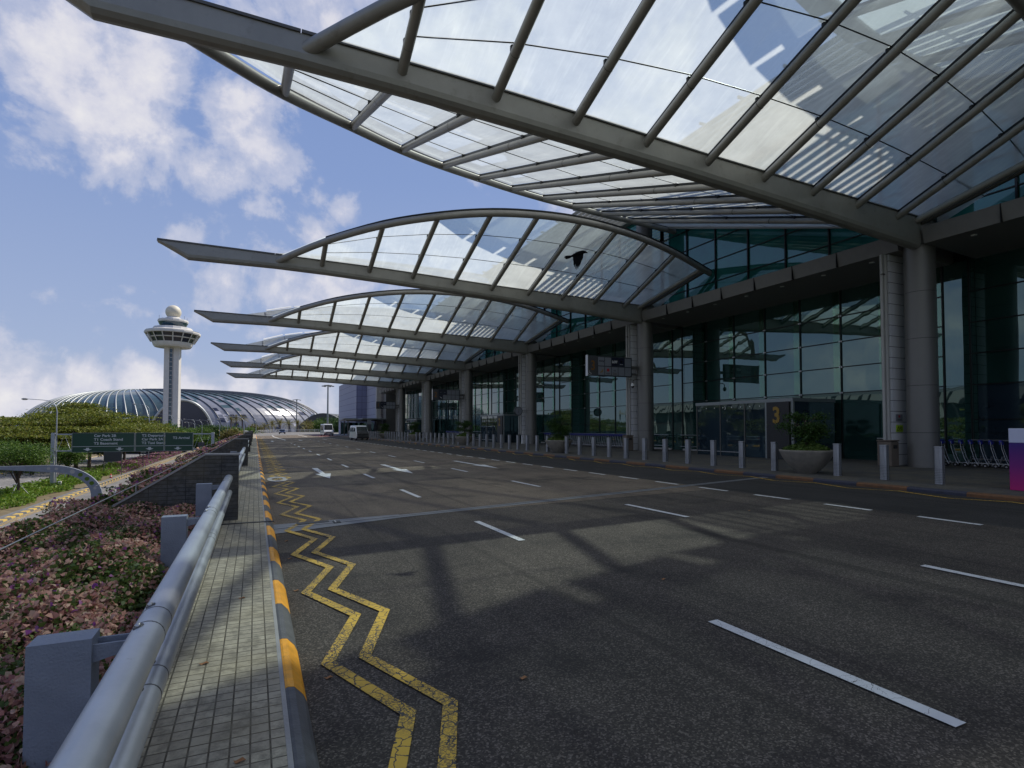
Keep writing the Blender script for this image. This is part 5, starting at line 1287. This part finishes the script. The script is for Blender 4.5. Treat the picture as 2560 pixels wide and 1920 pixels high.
# ================================================================== CONTROL TOWER
p = at(428, 1070, 325); r = empty('control_tower', (p.x, p.y, LOW), 0, label='tall white control tower with a cream radar ball on top', cat='control tower')
r.rotation_euler = (0, 0, R(-5))
def hz(y_): return CAMZ + (1070 - y_) / F_PX * 325 - LOW
q = MB(); q.box(-3.7, -1.0, -3.2, 3.2, 0, hz(868), 'white_concrete'); q.box(1.25, 3.9, -3.2, 3.2, 0, hz(868), 'white_concrete'); q.box(-1.0, 1.25, -2.2, 2.6, 0, hz(868), 'white_concrete'); q.build('shaft', r)
q = MB(); q.box(-.98, .35, -2.6, -2.2, 0, hz(872), 'window_blue')
for z in np.arange(3, hz(872), 2.6): q.box(-1.0, .36, -2.64, -2.2, z, z + .25, 'white_concrete')
q.build('stair_glazing', r)
N = 16; rot = math.pi / 16
zb, z1_, z2_, z3_, z4_ = hz(868), hz(857), hz(829), hz(822), hz(811)
q = MB(); q.lathe([(3.5, zb - .3), (9.2, zb - .1), (9.9, zb + .9), (10.4, z1_ - .2), (10.3, z1_ + .2)], 'white_concrete', N, rot=rot, smooth=False)
q.lathe([(11.6, hz(847)), (11.9, hz(846.3)), (12.0, hz(844.6)), (11.7, hz(844))], 'white_concrete', N, rot=rot, smooth=False)
q.lathe([(14.2, hz(836)), (14.35, hz(833)), (14.2, hz(830)), (13.6, hz(829))], 'white_concrete', N, rot=rot, smooth=False)
q.lathe([(14.0, hz(829)), (10.5, hz(825)), (9.8, hz(819)), (8.6, hz(818))], 'white_concrete', N, rot=rot, smooth=False)
for j in range(N):
    a = 2 * math.pi * j / N + rot; q.tube([(10.9 * math.cos(a), 10.9 * math.sin(a), z1_), (14.1 * math.cos(a), 14.1 * math.sin(a), hz(833))], .32, 'white_concrete', 4)
q.build('observation_deck', r)
q = MB(); q.lathe([(10.3, z1_), (13.3, hz(832))], 'window_dark', N, rot=rot, smooth=False); q.build('window_band', r)
q = MB(); q.lathe([(6.2, hz(818)), (7.6, hz(806))], 'window_blue', N, rot=rot, smooth=False); q.build('cab_glazing', r)
q = MB(); q.lathe([(7.6, hz(806)), (7.9, hz(803)), (7.6, hz(799)), (5.0, hz(797)), (3.4, hz(793)), (3.0, hz(791))], 'white_concrete', N, rot=rot, smooth=False)
for a in (.4, 2.6, 3.6, 5.8): q.tube([(7.2 * math.cos(a), 7.2 * math.sin(a), hz(798)), (7.2 * math.cos(a), 7.2 * math.sin(a), hz(790))], .07, 'steel_dark', 4)
q.build('cab_roof', r)
q = MB(); q.lathe([(4.1 * math.sin(t), hz(779) - 4.1 * math.cos(t)) for t in np.linspace(.001, math.pi - .001, 16)], 'radome', 24); q.build('radar_ball', r)

# ================================================================== GLASS DOME (domed mall)
p = at(474, 1070, 410); r = empty('glass_dome', (p.x, p.y, LOW), R(6.5), label='huge oval glass dome with curving ribs behind the control tower', cat='building')
A_, B_, Cc = 97., 75., 33.8; z0 = 2.0
ox_, oy_ = -28., 8.                     # pole of the ribs, off centre
def dome_pt(phi, s):
    dx, dy = math.cos(phi), math.sin(phi)
    # distance from pole to oval boundary
    a = (dx / A_) ** 2 + (dy / B_) ** 2; b_ = 2 * (ox_ * dx / A_ ** 2 + oy_ * dy / B_ ** 2); c_ = (ox_ / A_) ** 2 + (oy_ / B_) ** 2 - 1
    Lb = (-b_ + math.sqrt(b_ * b_ - 4 * a * c_)) / (2 * a); d = Lb * s; x = ox_ + dx * d; y_ = oy_ + dy * d
    rr_ = min(1., math.sqrt((x / A_) ** 2 + (y_ / B_) ** 2)); return (x, y_, z0 + Cc * max(0, 1 - rr_ ** 3.2) ** .42)
NP, NS = 176, 26; ss = [1 - (1 - t) ** 1.9 for t in np.linspace(.02, 1, NS)]
vs = [dome_pt(2 * math.pi * j / NP + .35 * (s - 1), s) for s in ss for j in range(NP)]
q = MB(); rg = random.Random(4)
fa = {}
for i in range(NS - 1):
    for j in range(NP):
        f = (i * NP + j, i * NP + (j + 1) % NP, (i + 1) * NP + (j + 1) % NP, (i + 1) * NP + j)
        z = (vs[f[0]][2] + vs[f[2]][2]) / 2; x = vs[f[0]][0]
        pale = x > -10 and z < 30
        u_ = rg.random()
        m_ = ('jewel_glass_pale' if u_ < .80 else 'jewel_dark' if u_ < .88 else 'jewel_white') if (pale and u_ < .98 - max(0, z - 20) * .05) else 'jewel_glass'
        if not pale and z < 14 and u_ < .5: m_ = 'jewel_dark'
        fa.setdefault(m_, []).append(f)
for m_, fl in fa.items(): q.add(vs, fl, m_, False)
q.build('shell', r)
q = MB(); q2 = MB()
for j in range(0, NP, 2):
    P = [dome_pt(2 * math.pi * j / NP + .35 * (s - 1), s) for s in ss]; P = [(x, y_, z + .35) for x, y_, z in P]
    (q if P[-1][0] < -22 else q2).tube(P, .32, 'jewel_rib' if P[-1][0] < -22 else 'jewel_rib_shaded', 5, cap=False)  # lit left ribs pale, shaded right ribs dark: light put into the colour
q.build('ribs', r); q2.build('ribs', r)
def portal(cx, hw, hh, yf, m1, m2):
    q = MB(); P = [(cx + hw * math.cos(t), hh * math.sin(t)) for t in np.linspace(0, math.pi, 25)]
    q.prism(P, 'y', yf, yf + 70, m1); q.build('portal', r)
    MB().tube([(x, yf - .2, z) for x, z in P], .8, m2, 6).build('portal_rim', r)
portal(-5.5, 17.5, 26.0, -75.5, 'jewel_dark', 'jewel_rib'); portal(80, 6.0, 19.0, -40, 'jewel_glass_pale', 'jewel_rib')
# dark curved roof to the right of the dome
r = empty('low_hall', (0, 0, 0), -YAW, label='low hall with a dark curved roof right of the glass dome', cat='building'); p = at(812, 1070, 330); r.location = (p.x, p.y, LOW)
q = MB(); P = [(-14 + 34 * t, 8 + 9.5 * math.sin(math.pi * min(1, t * 1.1)) ** .8 if t < .9 else 12.) for t in np.linspace(0, 1, 16)]; q.prism(P + [(20, 0), (-14, 0)], 'y', -8, 20, 'dark_roof'); q.build('roof', r)
# car park sheds and parked cars hint on the left
r = empty('car_park_building', (0, 0, 0), -YAW, label='low dark car park building under the rain trees at the left', cat='building'); p = at(90, 1090, 190); r.location = (p.x, p.y, LOW)
q = MB(); q.box(-30, 45, 0, 14, 3.4, 4.3, 'sign_frame'); q.box(-30, 45, .5, 13.5, 4.32, 5.2, 'sign_back'); q.build('roof', r)
MB().box(-29, 44, 6, 13, 0, 3.38, 'sign_back').build('wall', r)
for x in np.arange(-28, 44, 9.): MB().box(x, x + .5, .4, .9, 0, 3.38, 'white_clad').build('pillar', r)
r = empty('low_building', (0, 0, 0), -YAW, label='distant low terminal block behind the trees left of the dome', cat='building'); p = at(-60, 1070, 420); r.location = (p.x, p.y, LOW)
MB().box(-80, 60, 0, 30, 0, 10, 'white_clad').build('wall', r); MB().box(-81, 61, -1, 31, 10.01, 11, 'dark_roof').build('roof', r)
